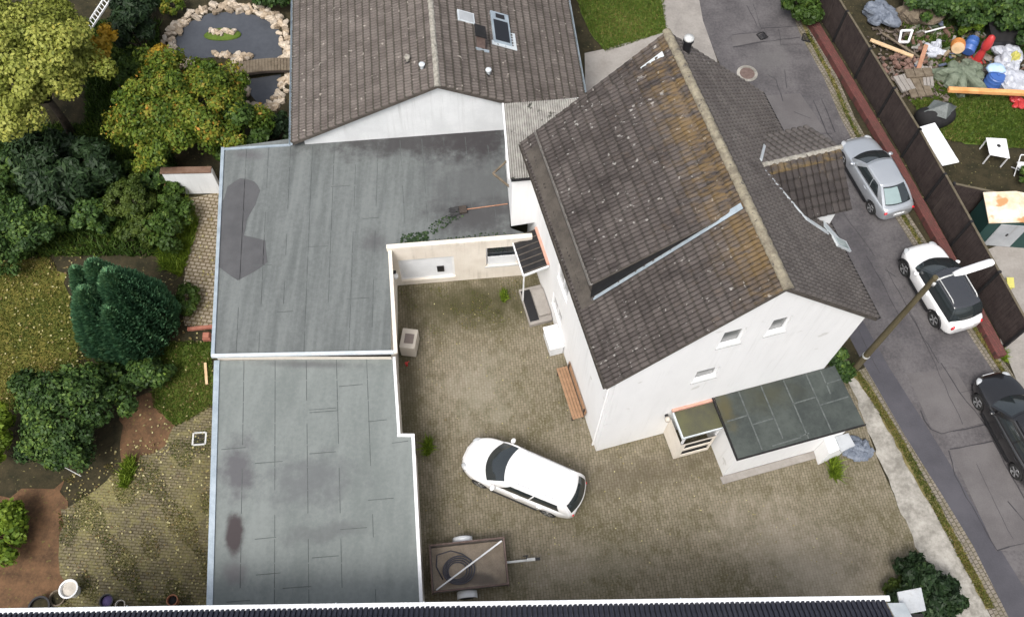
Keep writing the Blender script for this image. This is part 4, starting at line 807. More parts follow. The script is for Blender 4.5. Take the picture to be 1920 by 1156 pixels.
# ------------------------------------------------------------------ cars
def lerp_tab(tab, x):
    for (x0, y0), (x1, y1) in zip(tab, tab[1:]):
        if x <= x1: return y0 + (y1 - y0) * max(0, (x - x0)) / (x1 - x0)
    return tab[-1][1]
def applied(o):
    dg = bpy.context.evaluated_depsgraph_get(); me = bpy.data.meshes.new_from_object(o.evaluated_get(dg)); o.modifiers.clear(); old = o.data; o.data = me; return o
def make_car(name, label, cat, loc, heading, sp):
    """x forward, y left; every part in the car's own coordinates"""
    root = thing(name, label, cat, loc, heading); L = sp['L']; hw = sp['W'] / 2; paint = M[sp['paint']]; pt = dict(parent=root, local=True)
    top = sp['top']; plan = sp['plan']; bot = sp.get('bottom', .2)
    xs = [-L / 2, -L / 2 + .04, -L / 2 + .14] + [(-L / 2 + .3) + (L - .6) * i / 17 for i in range(18)] + [L / 2 - .14, L / 2 - .04, L / 2]
    b = MB(); rings = []
    for x in xs:
        wv = lerp_tab(plan, x) * hw; zt = lerp_tab(top, x); e = max(0, (abs(x) - (L / 2 - .3)) / .3); zb = bot + .14 * e * e
        hs_ = [(0, zt + .035), (.5 * wv, zt + .026), (.80 * wv, zt), (.93 * wv, zt - .05), (.985 * wv, zt - .14), (wv, zb + (zt - zb) * .55), (.985 * wv, zb + (zt - zb) * .25), (.93 * wv, zb), (.5 * wv, zb - .02)]
        rings.append([(x, y, z) for y, z in hs_] + [(x, 0, zb - .02)] + [(x, -y, z) for y, z in hs_[:0:-1]])
    n = len(rings[0])
    for r_ in rings: b.v += r_
    for i in range(len(rings) - 1):
        for k in range(n): b.f.append((i * n + k, i * n + (k + 1) % n, (i + 1) * n + (k + 1) % n, (i + 1) * n + k)); b.t.append(b.tint)
    for i in (0, len(rings) - 1): b.f.append(tuple(i * n + k for k in range(n))); b.t.append(b.tint)
    body = obj('body', b, paint, smooth=True, **pt)
    s_ = body.modifiers.new('s', 'SUBSURF'); s_.levels = 2; s_.render_levels = 2; applied(body)
    wr = sp['wheel']; cut = MB()
    for ax in sp['axles']:
        for sg in (-1, 1): cut.lathe([(wr + .055, 0), (wr + .055, .34)], (ax, sg * (hw + .06), wr), (0, -sg, 0), 28)
    co = obj('cut', cut, paint, **pt); bo = body.modifiers.new('b', 'BOOLEAN'); bo.operation = 'DIFFERENCE'; bo.object = co; bo.solver = 'EXACT'; applied(body); bpy.data.objects.remove(co)
    body.data.polygons.foreach_set('use_smooth', [True] * len(body.data.polygons)); body.data.set_sharp_from_angle(angle=R(45))
    for ax in sp['axles']:
        for sg in (-1, 1):
            c = (ax, sg * (hw * sp.get('track', .965)), wr); t = MB(); t.lathe([(wr * .66, -.0), (wr * .93, .0), (wr, -.03), (wr, -.18), (wr * .9, -.21), (wr * .3, -.21)], c, (0, sg, 0), 24); to = obj('wheel', t, M['rubber'], smooth=True, sharp=40, **pt)
            r_ = MB(); r_.lathe([(wr * .68, -.012), (wr * .66, .004), (wr * .58, -.035), (wr * .2, -.04)], c, (0, sg, 0), 24)
            for k in range(5):
                a = k * 2 * math.pi / 5 + .3; r_.bar(Vector(c) + Vector((math.cos(a) * wr * .08, -.016 * sg, math.sin(a) * wr * .08)), Vector(c) + Vector((math.cos(a) * wr * .62, -.01 * sg, math.sin(a) * wr * .62)), .07, .03, (0, 1, 0))
            r_.lathe([(wr * .16, -.02), (wr * .14, .0), (.01, .004)], c, (0, sg, 0), 12); obj('rim', r_, M['alloy'], to, local=True, smooth=True, sharp=30)
    # dark lower trim
    for sg in (-1, 1): tr = MB(); tr.obox((sp['axles'][0] + wr + .1, sg * hw * .94 - .02, bot - .03), (sp['axles'][1] - sp['axles'][0] - 2 * wr - .2, 0, 0), (0, .06, 0), (0, 0, .09)); obj('sill_trim', tr, M['black'], **pt)
    tr = MB(); tr.obox((-L / 2 + .16, -hw * .7, bot - .02), (.1, 0, 0), (0, hw * 1.4, 0), (0, 0, .14)); obj('lower_trim', tr, M['black'], **pt); tr = MB(); tr.obox((L / 2 - .26, -hw * .7, bot - .02), (.1, 0, 0), (0, hw * 1.4, 0), (0, 0, .14)); obj('lower_trim', tr, M['black'], **pt)
    if sp.get('arch'):
        for ax in sp['axles']:
            for sg in (-1, 1):
                tr = MB(); pts = [(ax + math.cos(a) * (wr + .075), sg * (hw * .985), wr + math.sin(a) * (wr + .075)) for a in [math.pi * k / 12 for k in range(13)]]; tr.tube(pts, .04, 6); obj('wheel_arch', tr, M['black'], smooth=True, **pt)
    # greenhouse
    g = sp['gh']; NF, NS = 12, 16
    def ringpts(xr, xf, wv, z, bf, br, taper):
        o_ = []
        for i in range(NF): y = wv * (1 - 2 * i / NF) * -1; o_.append((xf + bf * (1 - (y / wv) ** 2), y * 1.0, z))
        for i in range(NS): t = i / NS; o_.append((xf + (xr - xf) * t, wv * (1 - taper * t * t), z))
        w2 = wv * (1 - taper)
        for i in range(NF): y = w2 * (1 - 2 * i / NF); o_.append((xr - br * (1 - (y / w2) ** 2), y, z))
        for i in range(NS): t = 1 - i / NS; o_.append((xf + (xr - xf) * t, -wv * (1 - taper * t * t), z))
        return [Vector(p) for p in o_]
    lo = ringpts(g['xr'], g['xf'], g['wb'] * hw, g['zb'], g['bf'], g['br'], g['taper']); hi = ringpts(g['rr'], g['rf'], g['wr'] * hw, g['zr'], g['bf'] * .5, g['br'] * .6, g['taper'] * .8)
    n = len(lo)
    def P(s_, t, off=0):
        def at(rg_, s_):
            i = int(math.floor(s_)) % n; f = s_ - math.floor(s_); return rg_[i].lerp(rg_[(i + 1) % n], f)
        c = Vector(((g['xr'] + g['xf']) / 2, 0, 0)); p = at(lo, s_).lerp(at(hi, s_), t); d = Vector((p.x - c.x, p.y, 0)); k = .035 * math.sin(math.pi * t)
        e = at(lo, s_ + .4) - at(lo, s_ - .4); up = at(hi, s_) - at(lo, s_); nn = e.cross(up).normalized()
        if nn.dot(d) < 0: nn = -nn
        return p + nn * (k + off)
    hb = MB(); TS = [0, .25, .5, .75, 1]
    for t in TS: hb.v += [tuple(P(i, t)) for i in range(n)]
    for j in range(4):
        for i in range(n): hb.f.append((j * n + i, j * n + (i + 1) % n, (j + 1) * n + (i + 1) % n, (j + 1) * n + i)); hb.t.append(hb.tint)
    obj('pillars', hb, M[sp.get('pillar', sp['paint'])], smooth=True, sharp=35, **pt)
    rb = MB(); cxr = (g['rr'] + g['rf']) / 2; top_ = [P(i, 1) for i in range(n)]; fr = [1.0, .97, .9, .7, .4]
    for f in fr:
        for p in top_:
            q = Vector((cxr + (p.x - cxr) * f, p.y * f, g['zr'] + g.get('crown', .06) * (1 - f ** 2.2) - (.0 if f < 1 else .02))); rb.v.append(tuple(q))
    for j in range(len(fr) - 1):
        for i in range(n): rb.f.append((j * n + i, j * n + (i + 1) % n, (j + 1) * n + (i + 1) % n, (j + 1) * n + i)); rb.t.append(rb.tint)
    rb.f.append(tuple((len(fr) - 1) * n + i for i in range(n))); rb.t.append(rb.tint)
    obj('roof', rb, M[sp.get('roof', sp['paint'])], smooth=True, **pt)
    def pane(s0, s1, t0, t1, name, mat='carglass', slope=0, off=.009):
        m = MB(); a_, b_ = 10, 5
        for j in range(b_ + 1):
            for i in range(a_ + 1):
                t = t0 + (t1 - t0) * j / b_; sh = slope * (j / b_) * (1 - i / a_) if slope > 0 else slope * (j / b_) * (i / a_)
                m.v.append(tuple(P(s0 + (s1 - s0) * i / a_ + sh, t, off)))
        for j in range(b_):
            for i in range(a_): k = j * (a_ + 1) + i; m.f.append((k, k + 1, k + a_ + 2, k + a_ + 1)); m.t.append(m.tint)
        return obj(name, m, M[mat], smooth=True, **pt)
    pane(.5, NF - .5, .05, .93, 'windscreen')
    q0, q1 = NF, NF + NS; sa, sb = g.get('side', (1.0, NS - 1.2)); mid = sa + (sb - sa) * g.get('split', .5)
    for base, sgn in ((NF, 1), (NF + NS + NF, -1)):
        f_ = lambda s_: base + s_ if sgn > 0 else base + NS - s_
        for (s0, s1, nm) in ((sa, mid - .18, 'side_window'), (mid + .18, sb, 'side_window')): pane(f_(s0), f_(s1), .14, .86, nm)
    ro_ = NF + NS; pane(ro_ + g.get('rin', .8), ro_ + NF - g.get('rin', .8), g.get('rt', (.18, .9))[0], g.get('rt', (.18, .9))[1], 'rear_window')
    if g.get('rearlit'): lit = pane(ro_ + g['rearlit'][0], ro_ + g['rearlit'][1], .16, .86, 'lit_shelf_patch', 'seatlight', off=.016)  # pale patch over the rear glass, painting in a sunlit shelf
    if sp.get('rails'):
        for sg in (-1, 1):
            m = MB(); z = g['zr'] + .045; yy = sg * g['wr'] * hw * .86; m.tube([(g['rf'] - .12, yy, z - .03), (g['rf'] - .25, yy, z + .03), (g['rr'] + .35, yy * .97, z + .03), (g['rr'] + .2, yy * .97, z - .03)], .022, 8); obj('roof_rail', m, M[sp['rails']], smooth=True, **pt)
    # mirrors, lamps, plates, handles, joints
    for sg in (-1, 1):
        m = MB(); m.blob((g['xf'] - .28, sg * (hw + .06), g['zb'] + .08), (.09, .12, .07), 1, .03, 12, 8); m.bar((g['xf'] - .26, sg * hw * .9, g['zb'] + .02), (g['xf'] - .28, sg * (hw + .04), g['zb'] + .05), .06, .05); obj('mirror', m, paint, smooth=True, **pt)
        zt = lerp_tab(top, L / 2 - .3); m = MB(); wf = lerp_tab(plan, L / 2 - .22) * hw; m.blob((L / 2 - .27, sg * wf * .83, zt - .10), (.2, .15, .085), 3, .04, 12, 8, rz=-sg * .45); obj('headlight', m, M[sp.get('head', 'headlight')], smooth=True, **pt)
        zt = lerp_tab(top, -L / 2 + .2); wr_ = lerp_tab(plan, -L / 2 + .15) * hw; m = MB(); tl = sp.get('tail', (.09, .16, .10, .76, .16)); m.blob((-L / 2 + tl[4], sg * wr_ * tl[3], zt - sp.get('taildrop', .16)), tl[:3], 4, .03, 12, 8, rz=sg * .5); obj('tail_light', m, M['redlight'], smooth=True, **pt)
        for hx_ in ([g['xf'] - 1.15, g['xf'] - 2.1] if sp.get('doors', 4) == 4 else [g['xf'] - 1.45]):
            m = MB(); m.box((hx_, sg * (hw * .985 + .012), g['zb'] - .14), (.2, .03, .03)); obj('door_handle', m, paint, bevel=.008, **pt)
    m = MB(); m.box((-L / 2 - .005, 0, sp.get('platez', .62)), (.02, .5, .11)); obj('number_plate', m, M['frame'], bevel=.004, **pt)
    m = MB(); m.box((L / 2 + .0, 0, .48), (.03, .5, .11)); obj('number_plate', m, M['frame'], bevel=.004, **pt)
    m = MB(); m.obox((L / 2 - .06, -.38, .42), (.05, 0, 0), (0, .76, 0), (0, 0, .1)); obj('grille', m, M['black'], **pt)
    m = MB()
    for sg in (-1, 1): m.bar((g['xf'] + g['bf'] * .6, sg * g['wb'] * hw * .25, g['zb'] + .05), (g['xf'] + g['bf'] * .3 - .12, sg * g['wb'] * hw * .25 - .45, g['zb'] + .12), .02, .02)
    obj('wiper', m, M['black'], **pt)
    return root
UP = [(-2.4, .86), (-2.2, .95), (-1, 1), (1, 1), (1.6, .97), (2.1, .82), (2.35, .62)]
est = dict(L=4.65, W=1.82, paint='carwhite', top=[(-2.33, .78), (-2.2, .98), (-1.6, .98), (.6, .95), (1.1, .93), (1.9, .82), (2.2, .70), (2.33, .55)], plan=[(-2.33, .62), (-2.2, .82), (-1.7, .97), (-1, 1), (1.2, 1), (1.6, .97), (1.95, .85), (2.2, .64), (2.33, .40)],
           wheel=.32, axles=(-1.36, 1.38), gh=dict(xr=-2.14, xf=1.08, wb=.93, wr=.79, zb=.93, zr=1.42, rr=-1.84, rf=.36, bf=.36, br=.24, taper=.06, side=(2.0, 14.2), split=.5, rt=(.12, .88), rin=.9, crown=.07), tail=(.06, .16, .07, .74, .12), taildrop=.24, rails='frame', head='headlight')
c0 = G(980, 890, .7); make_car('parked_estate_car', 'white estate car parked diagonally in the middle of the paved courtyard', 'car', (c0.x, c0.y, 0), R(157.9), est)
sil = dict(L=4.27, W=1.75, paint='carsilver', top=[(-2.13, .78), (-2.0, .93), (-1.5, .95), (.5, .92), (1.0, .91), (1.8, .80), (2.03, .68), (2.13, .52)], plan=[(-2.13, .72), (-2.0, .87), (-1.6, .96), (-1, 1), (1.1, 1), (1.6, .97), (1.9, .85), (2.05, .68), (2.13, .52)],
           wheel=.32, axles=(-1.36, 1.36), doors=2, gh=dict(xr=-1.82, xf=.92, wb=.92, wr=.70, zb=.90, zr=1.36, rr=-.98, rf=.18, bf=.2, br=.14, taper=.10, side=(2.2, 13.6), split=.62, rt=(.1, .93), rin=.9, crown=.06, rearlit=(1.0, 7.2)), tail=(.07, .18, .07, .76, .12), taildrop=.16)
c1 = G(1641, 328, .6); make_car('parked_coupe', 'silver two-door hatchback parked by the fence at the upper end of the lane', 'car', (c1.x, c1.y, 0), R(108.6), sil)
suv = dict(L=4.1, W=1.80, paint='carwhite', bottom=.26, top=[(-2.05, .86), (-1.9, 1.04), (-1.4, 1.03), (.4, 1.0), (1.0, 1.0), (1.65, .92), (1.95, .78), (2.05, .58)], plan=[(-2.05, .68), (-1.9, .86), (-1.5, .97), (-1, 1), (1.1, 1), (1.5, .98), (1.8, .86), (1.97, .68), (2.05, .5)],
           wheel=.36, axles=(-1.24, 1.26), arch=True, roof='carroof', pillar='carglass', gh=dict(xr=-1.72, xf=.92, wb=.91, wr=.72, zb=.99, zr=1.55, rr=-1.42, rf=.2, bf=.24, br=.14, taper=.07, side=(1.6, 14.2), split=.5, rt=(.1, .9), rin=.6, crown=.06), tail=(.07, .13, .13, .78, .11), taildrop=.2, rails='galv', platez=.8)
c2 = G(1764, 534, .7); make_car('parked_suv', 'white compact SUV with black glass roof parked by the lower end of the brown fence', 'car', (c2.x, c2.y, 0), R(108.4), suv)
blk = dict(L=4.75, W=1.84, paint='carblack', top=[(-2.38, .80), (-2.2, .98), (-1.6, .98), (.6, .95), (1.1, .93), (1.9, .82), (2.22, .70), (2.38, .52)], plan=[(-2.38, .70), (-2.2, .86), (-1.7, .97), (-1, 1), (1.2, 1), (1.7, .97), (2.05, .86), (2.28, .66), (2.38, .5)],
           wheel=.34, axles=(-1.43, 1.45), gh=dict(xr=-2.05, xf=1.05, wb=.92, wr=.71, zb=.93, zr=1.45, rr=-1.4, rf=.28, bf=.22, br=.14, taper=.08, side=(1.8, 14.2), split=.5, rt=(.15, .9), rin=.9, crown=.06), rails='black')
hv = Vector((math.cos(R(106.4)), math.sin(R(106.4)), 0)); ctr = Vector((18.73, 11.75, 0)) + Vector((hv.y, -hv.x, 0)) * .86
make_car('parked_car', 'black car parked on the lane at the right edge', 'car', tuple(ctr), R(106.4), blk)

# ------------------------------------------------------------------ trailer with its load
ta = G(803, 1030, .85); tb = G(943, 1015, .85); td = G(955, 1098, .85); tcn = G(880, 1066, .0); th = math.atan2(tb.y - ta.y, tb.x - ta.x)
tr = thing('car_trailer', 'single-axle box trailer with plywood floor beside the lower garage', 'trailer', tuple(tcn), th)
X = Vector((math.cos(th), math.sin(th), 0)); Y = Vector((-X.y, X.x, 0)); tl, tw = 1.32, .8; TP = lambda x, y, z: tcn + X * x + Y * y + Z * z
k = MB(); k.obox(TP(-tl, -tw, .46), X * 2 * tl, Y * 2 * tw, Z * .04); obj('floor', k, M['trailerfloor'], tr)
for p, a, b in ((TP(-tl, -tw, .46), X * 2 * tl, Y * .035), (TP(-tl, tw - .035, .46), X * 2 * tl, Y * .035), (TP(-tl, -tw + .035, .46), X * .035, Y * (2 * tw - .07)), (TP(tl - .035, -tw + .035, .46), X * .035, Y * (2 * tw - .07))):
    k = MB(); k.obox(p, a, b, Z * .36); obj('side_panel', k, M['trailergrey'], tr, bevel=.005)
k = MB()
for y in (-tw, tw): k.bar(TP(-tl - .02, y, .83), TP(tl + .02, y, .83), .055, .04)
for x in (-tl, tl): k.bar(TP(x, -tw - .02, .832), TP(x, tw + .02, .832), .055, .04)
for x in (-tl, tl):
    for y in (-tw, tw): k.bar(TP(x, y, .44), TP(x, y, .85), .06, .06, X)
obj('rim', k, M['iron'], tr)
for s_ in (-1, 1):
    k = MB(); c = TP(-.15, s_ * (tw + .16), .29); k.lathe([(.15, -.0), (.26, .0), (.29, -.03), (.29, -.13), (.26, -.16), (.1, -.16)], c + Y * s_ * .08, Y * s_, 20); wo_ = obj('wheel', k, M['rubber'], tr, smooth=True, sharp=40)
    k = MB(); k.lathe([(.16, -.02), (.14, .0), (.05, -.03)], c + Y * s_ * .08, Y * s_, 16); obj('rim', k, M['galv'], wo_, smooth=True, sharp=40)
    k = MB(); f0 = []
    for q in range(11):
        a = math.pi * (q / 10); f0.append((math.cos(a) * .36, .29 + math.sin(a) * .33))
    vs = [TP(-.15 + x, s_ * (tw + .02), z) for x, z in f0] + [TP(-.15 + x, s_ * (tw + .27), z) for x, z in f0]; k.add(vs, [(q, q + 1, 11 + q + 1, 11 + q) for q in range(10)]); fo = obj('mudguard', k, M['whitemetal'], tr, smooth=True); so_m = fo.modifiers.new('s', 'SOLIDIFY'); so_m.thickness = .015
k = MB(); k.bar(TP(tl - .1, -.0, .44), TP(tl + .95, 0, .44), .07, .07); k.bar(TP(tl + .75, .0, .49), TP(tl + 1.05, 0, .5), .1, .08); obj('drawbar', k, M['galv'], tr)
k = MB(); k.bar(TP(tl + .9, 0, .48), TP(tl + 1.22, 0, .47), .09, .1); k.tube([TP(tl + .75, .09, .15), TP(tl + .75, .09, .8)], .03, 8); k.tube([TP(tl + .6, .09, .8), TP(tl + .8, .09, .8)], .018, 6); obj('coupling', k, M['black'], tr)
# hose coil, strip and sheets lying in it
k = MB(); rg = random.Random(2)
for q in range(4):
    pts = [TP(-.42 + math.cos(a) * (.33 + .075 * q) + .02 * q, -.12 + math.sin(a) * (.30 + .06 * q), .53 + .035 * q + .02 * math.sin(3 * a + q)) for a in [2 * math.pi * i / 28 for i in range(29)]]; k.tube(pts, .024, 7, cap=False)
k.tube([TP(-.02, -.2, .54), TP(.1, .2, .53), TP(-.2, .45, .53), TP(-.6, .6, .54), TP(-1.1, .5, .54), TP(-1.15, .1, .53), TP(-.95, -.35, .53)], .022, 7)
solo('hose_coil', k, M['hose'], 'grey hose lying coiled in the box trailer', 'hose', TP(-.42, -.12, .5), smooth=True)
k = MB(); k.bar(TP(-1.2, -.72, .66), TP(1.24, .7, .8), .055, .04); k.bar(TP(-1.12, -.68, .69), TP(-.5, -.31, .73), .04, .03); solo('timber_strip', k, M['frame'], 'thin white batten laid diagonally across the box trailer', 'batten', TP(0, 0, .72))

# ------------------------------------------------------------------ street lamp on a wooden pole
lp = thing('street_lamp', 'tall mossy wooden lamp pole with white lamp head leaning out over the lane', 'street lamp', (13.534, 14.285, 0), 0)
pb = Vector((13.534, 14.285, 0)); k = MB(); k.tube([pb, pb + Z * 2, pb + Z * 4, pb + Z * 6, pb + Z * 8.06], [.135, .125, .115, .10, .09], 14); obj('pole', k, M['polewood'], lp, smooth=True, sharp=50)
k = MB(); k.tube([pb + Z * 1.9 - X * 0, pb + Z * 2.0], [.14, .14], 14); obj('band', k, M['galv'], lp)
a = G(1752, 527, 7.85); b = G(1788, 514, 8.05); e = G(1862, 490, 8.15); k = MB(); k.tube([a, a.lerp(b, .5) + Z * .05, b], .028, 8); k.bar(pb + Z * 7.8 - Vector((.02, .1, 0)), pb + Z * 7.8 + Vector((.06, -.14, 0)), .05, .2); obj('arm', k, M['galv'], lp, smooth=True)
d = (e - b).normalized(); k = MB(); sdv = Vector((-d.y, d.x, 0)).normalized(); un = sdv.cross(d)
if un.z < 0: un = -un
for f, (ww, hh) in enumerate([]): pass
vs = []; sec = [(0, .07, .05), (.12, .10, .07), (.35, .13, .085), (1, .135, .085), (1.32, .13, .08), (1.42, .10, .06)]; sc_ = (e - b).length / 1.42
for x, ww, hh in sec:
    for q in range(10): th_ = 2 * math.pi * q / 10; vs.append(b + d * x * sc_ + sdv * math.cos(th_) * ww + un * max(math.sin(th_) * hh, -hh * .5))
fs = [(i * 10 + q, i * 10 + (q + 1) % 10, (i + 1) * 10 + (q + 1) % 10, (i + 1) * 10 + q) for i in range(5) for q in range(10)] + [tuple(range(9, -1, -1)), tuple(range(50, 60))]
k.add(vs, fs); hd = obj('lamp_head', k, M['frame'], lp, smooth=True, sharp=40)
k = MB(); k.obox(b + d * .35 * sc_ - sdv * .1 - un * .07, d * .95 * sc_, sdv * .2, un * .03); obj('lens', k, M['headlight'], hd)

# ------------------------------------------------------------------ brown fence, red brick footing wall
def fence(name, label, A, B, n, h, cat='fence'):
    A, B = Vector(A), Vector(B); d = (B - A) / n; dn = d.normalized(); nn = Vector((-dn.y, dn.x, 0)); f = thing(name, label, cat, tuple(A), 0); rg = random.Random(n)
    for i in range(n):
        p = A + d * i; k = MB(); hh = h + rg.uniform(-.03, .03); nb_ = 6
        k.obox(p + dn * .06 + Z * .05 - nn * .012, d - dn * .12, nn * .024, Z * (hh - .07))
        bw = (d.length - .12) / 14
        for q in range(14): k.obox(p + dn * (.062 + q * bw) + Z * .05 - nn * rg.uniform(.018, .03), dn * (bw - .012), nn * .05, Z * (hh - .07))
        po = obj('panel', k, M['fence'], f); k = MB(); k.obox(p + dn * .05 + Z * (hh - .02) - nn * .045, d - dn * .1, nn * .09, Z * .035); obj('top_rail', k, M['fencetop'], po)
    for i in range(n + 1):
        p = A + d * i; k = MB(); k.obox(p - dn * .05 - nn * .085, dn * .1, nn * .13, Z * (h + .06)); obj('post', k, M['slate'], f)
    return f
f0, f1 = G(1532, 26), G(1883, 645)
fdir = (f1 - f0)
fence('board_fence', 'long tall brown board fence along the far side of the lane', (14.75, 34.4, 0), (17.62, 25.2, 0), 4, 1.95)
fence('board_fence', 'tall brown board fence beside the parked white SUV, ending at the pale yard', (17.62, 25.2, 0), (20.12, 15.75, 0), 4, 1.95)
fence('board_fence', 'short brown fence branching off towards the rust-roofed shed', (18.62, 21.6 + .9, 0), (25.5, 20.9, 0), 3, 1.8)
k = MB(); P_ = [Vector((14.1, 34.4, 0)), Vector((17.05, 25.1, 0)), Vector((18.35, 20.6, 0)), Vector((19.75, 15.2, 0))]
for a, b in zip(P_, P_[1:]): k.bar(a + Z * .17, b + Z * .17, .42, .36)
brw = solo('brick_footing', k, M['redbrick'], 'low red brick strip running along the foot of the brown fence', 'low wall', P_[2], bevel=.02)
# ------------------------------------------------------------------ things in the yard
ac = thing('heat_pump', 'beige heat pump box with brown grille standing by the garage wall', 'heat pump', (-4.05, 15.0, 0), -.1)
k = MB(); k.box((-4.05, 15.0, .5), (.62, .85, .82), -.1); obj('casing', k, M['beige'], ac, bevel=.03)
k = MB(); k.box((-4.03, 14.98, .915), (.36, .42, .02), -.1)
for i in range(5): k.box((-4.03, 14.82 + i * .08, .93), (.36, .02, .02), -.1)
obj('grille', k, M['grille'], ac); k = MB()
for y in (-.3, .3): k.box((-4.05, 15 + y, .045), (.5, .1, .09), -.1)
obj('foot', k, M['black'], ac)
k = MB(); q = Vector((-4.15, 14.22, 0)); k.lathe([(.05, 0), (.06, .25), (.03, .3)], q, n=10); k.tube([q + Z * .25, q + Vector((.12, .05, .3))], .02, 6); solo('watering_tap', k, M['red'], 'little red tap post beside the beige heat pump', 'tap', q)
bx = thing('storage_box', 'white lidded storage box against the left wall of the tall house', 'box', tuple(H(-.35, 4.7, 0)), HY)
k = MB(); k.obox(H(-.58, 4.25, .03), HU * .54, HV * .95, Z * .66); obj('body', k, M['whitemetal'], bx, bevel=.015); k = MB(); k.obox(H(-.62, 4.21, .7), HU * .6, HV * 1.03, Z * .07); obj('lid', k, M['white'], bx, bevel=.015)
bn_ = thing('garden_bench', 'brown timber bench with worn slats standing along the left wall of the tall house', 'bench', tuple(H(-.3, 2.4, 0)), HY)
k = MB()
for i in range(4): k.obox(H(-.56 + i * .115, 1.3, .44), HU * .1, HV * 2.2, Z * .03)
obj('seat', k, M['bench'], bn_, bevel=.006); k = MB()
for i in range(3): k.obox(H(-.09 - .0 + i * .008, 1.3, .52 + i * .13), HU * .03, HV * 2.2, Z * .1)
obj('backrest', k, M['bench'], bn_, bevel=.006)
for v in (1.4, 3.35):
    k = MB(); k.obox(H(-.54, v, 0), HU * .05, HV * .06, Z * .44); k.obox(H(-.12, v, 0), HU * .05, HV * .06, Z * .9); k.obox(H(-.54, v, .38), HU * .46, HV * .06, Z * .05); obj('leg', k, M['darkwood'], bn_)
# broom left lying on the felt roof
q0, q1 = G(952, 382, FZ + .08), G(862, 394, FZ + .08); br = thing('broom', 'old broom with pale orange handle lying on the grey-green garage roof', 'broom', tuple(q0), 0)
k = MB(); k.tube([q0, q0.lerp(q1, .5), q1], .022, 8); obj('handle', k, M['redplank'], br); d = (q1 - q0).normalized(); s_ = Vector((-d.y, d.x, 0)); k = MB(); k.obox(q1 - s_ * .16 - d * .28 - Z * .05, d * .3, s_ * .32, Z * .12); obj('head', k, M['darkwood'], br, bevel=.01)
k = MB(); rg = random.Random(4)
for i in range(60): p = q1 + s_ * rg.uniform(-.2, .2) + d * rg.uniform(0, .1); k.tube([p, p + d * rg.uniform(.2, .4) + s_ * rg.uniform(-.08, .08) - Z * rg.uniform(.0, .05)], .012, 4)
obj('bristles', k, M['black'], br)
# tarp heap by the pier
k = MB(); rg = random.Random(8); c = G(1607, 848)
for i in range(14): a = rg.uniform(0, 6.28); r_ = rg.uniform(0, .5); k.blob(c + Vector((math.cos(a) * r_, math.sin(a) * r_ * .8, .1)), (rg.uniform(.15, .34), rg.uniform(.15, .3), rg.uniform(.1, .24)), i, .35, 12, 8, rz=rg.uniform(0, 3))
solo('tarp_heap', k, M['tarp'], 'crumpled blue-grey tarpaulin heap on the ground beside the annex pier', 'tarpaulin', c)
# manhole and drains
mh = thing('manhole', 'round rusty manhole cover in a pale ring in the road', 'manhole', tuple(G(1401, 138)), 0); c = G(1401, 138)
k = MB(); k.lathe([(.50, 0), (.50, .014), (.36, .016), (.36, 0)], c, n=32); obj('ring', k, M['concrete'], mh); k = MB(); k.lathe([(.36, 0), (.36, .012), (.3, .016), (.04, .018)], c, n=32); obj('cover', k, M['iron'], mh)
def drain(label, px, py, s_, mat='iron', rz=0):
    c = G(px, py); t = thing('drain_grate', label, 'drain', tuple(c), rz); k = MB(); X = Vector((math.cos(rz), math.sin(rz), 0)); Y = Vector((-X.y, X.x, 0))
    for a, b in ((-1, 0), (1, 0)): k.obox(c + X * (a * s_ - .03) - Y * s_, X * .06, Y * 2 * s_, Z * .03)
    for b in (-1, 1): k.obox(c - X * (s_ - .03) + Y * (b * s_ - .03), X * (2 * s_ - .06), Y * .06, Z * .03)
    obj('frame', k, M[mat], t); k = MB()
    for i in range(5): k.obox(c - X * (s_ - .04) + Y * (-s_ + .05 + i * (2 * s_ - .1) / 5), X * (2 * s_ - .08), Y * .035, Z * .022)
    obj('bars', k, M['black'], t)
drain('dark road drain by the kerb at the top of the lane', 1513, 72, .22, 'slate', -.3); drain('small grey drain in the mossy garden paving', 374, 822, .24, 'galv', .1); drain('dark square drain in the middle of the road', 1429, 68, .2, 'slate', .5)
# ------------------------------------------------------------------ pond stones, island, bridge
protos = []
for i in range(5):
    k = MB(); k.blob((0, 0, 0), (.2, .15, .12), i * 7 + 1, .22, 9, 6, power=.8); protos.append(k.mesh('stone', None, False)); protos[-1].materials.append(M['stone'])
rg = random.Random(12); ns = 0
def stone(p, s_, mat=None, zz=.07):
    global ns
    o = bpy.data.objects.new('pond_stone', protos[rg.randrange(5)]); COL.objects.link(o); o.location = (p.x, p.y, zz); o.rotation_euler = (rg.uniform(-.3, .3), rg.uniform(-.3, .3), rg.uniform(0, 6.28)); o.scale = [s_ * rg.uniform(.8, 1.25) for _ in range(3)]
    return o
def rim(path, wid, n, lab, grp):
    for i in range(n):
        t = (i + rg.random()) / n * (len(path) - 1); a = path[int(t)].lerp(path[min(int(t) + 1, len(path) - 1)], t % 1); b = path[min(int(t) + 1, len(path) - 1)] - path[int(t)]; nn = Vector((-b.y, b.x, 0)).normalized()
        tag(stone(a + nn * rg.uniform(.02, wid), rg.uniform(.55, 1.15)), lab, 'stone', grp)
P1 = pond1 + [pond1[0]]
arc = GL([(365, 115), (322, 112), (330, 72), (352, 44), (392, 26), (448, 22), (498, 34), (524, 58), (530, 108), (524, 118)])
rim([p for p in arc][::-1], -.0 - .55, 150, 'pale rough stone in the ring round the dark upper pond', 'pale stones round the upper pond')
rim(GL([(400, 107), (435, 110), (440, 118), (470, 114)]), .3, 26, 'white stone at the pond edge in front of the turning tree', 'stones between pond and bridge')
rim(GL([(529, 140), (522, 172), (508, 190), (488, 202), (470, 195)]), .5, 44, 'pale stone edging the small lower pond beyond the bridge', 'pale stones round the lower pond')
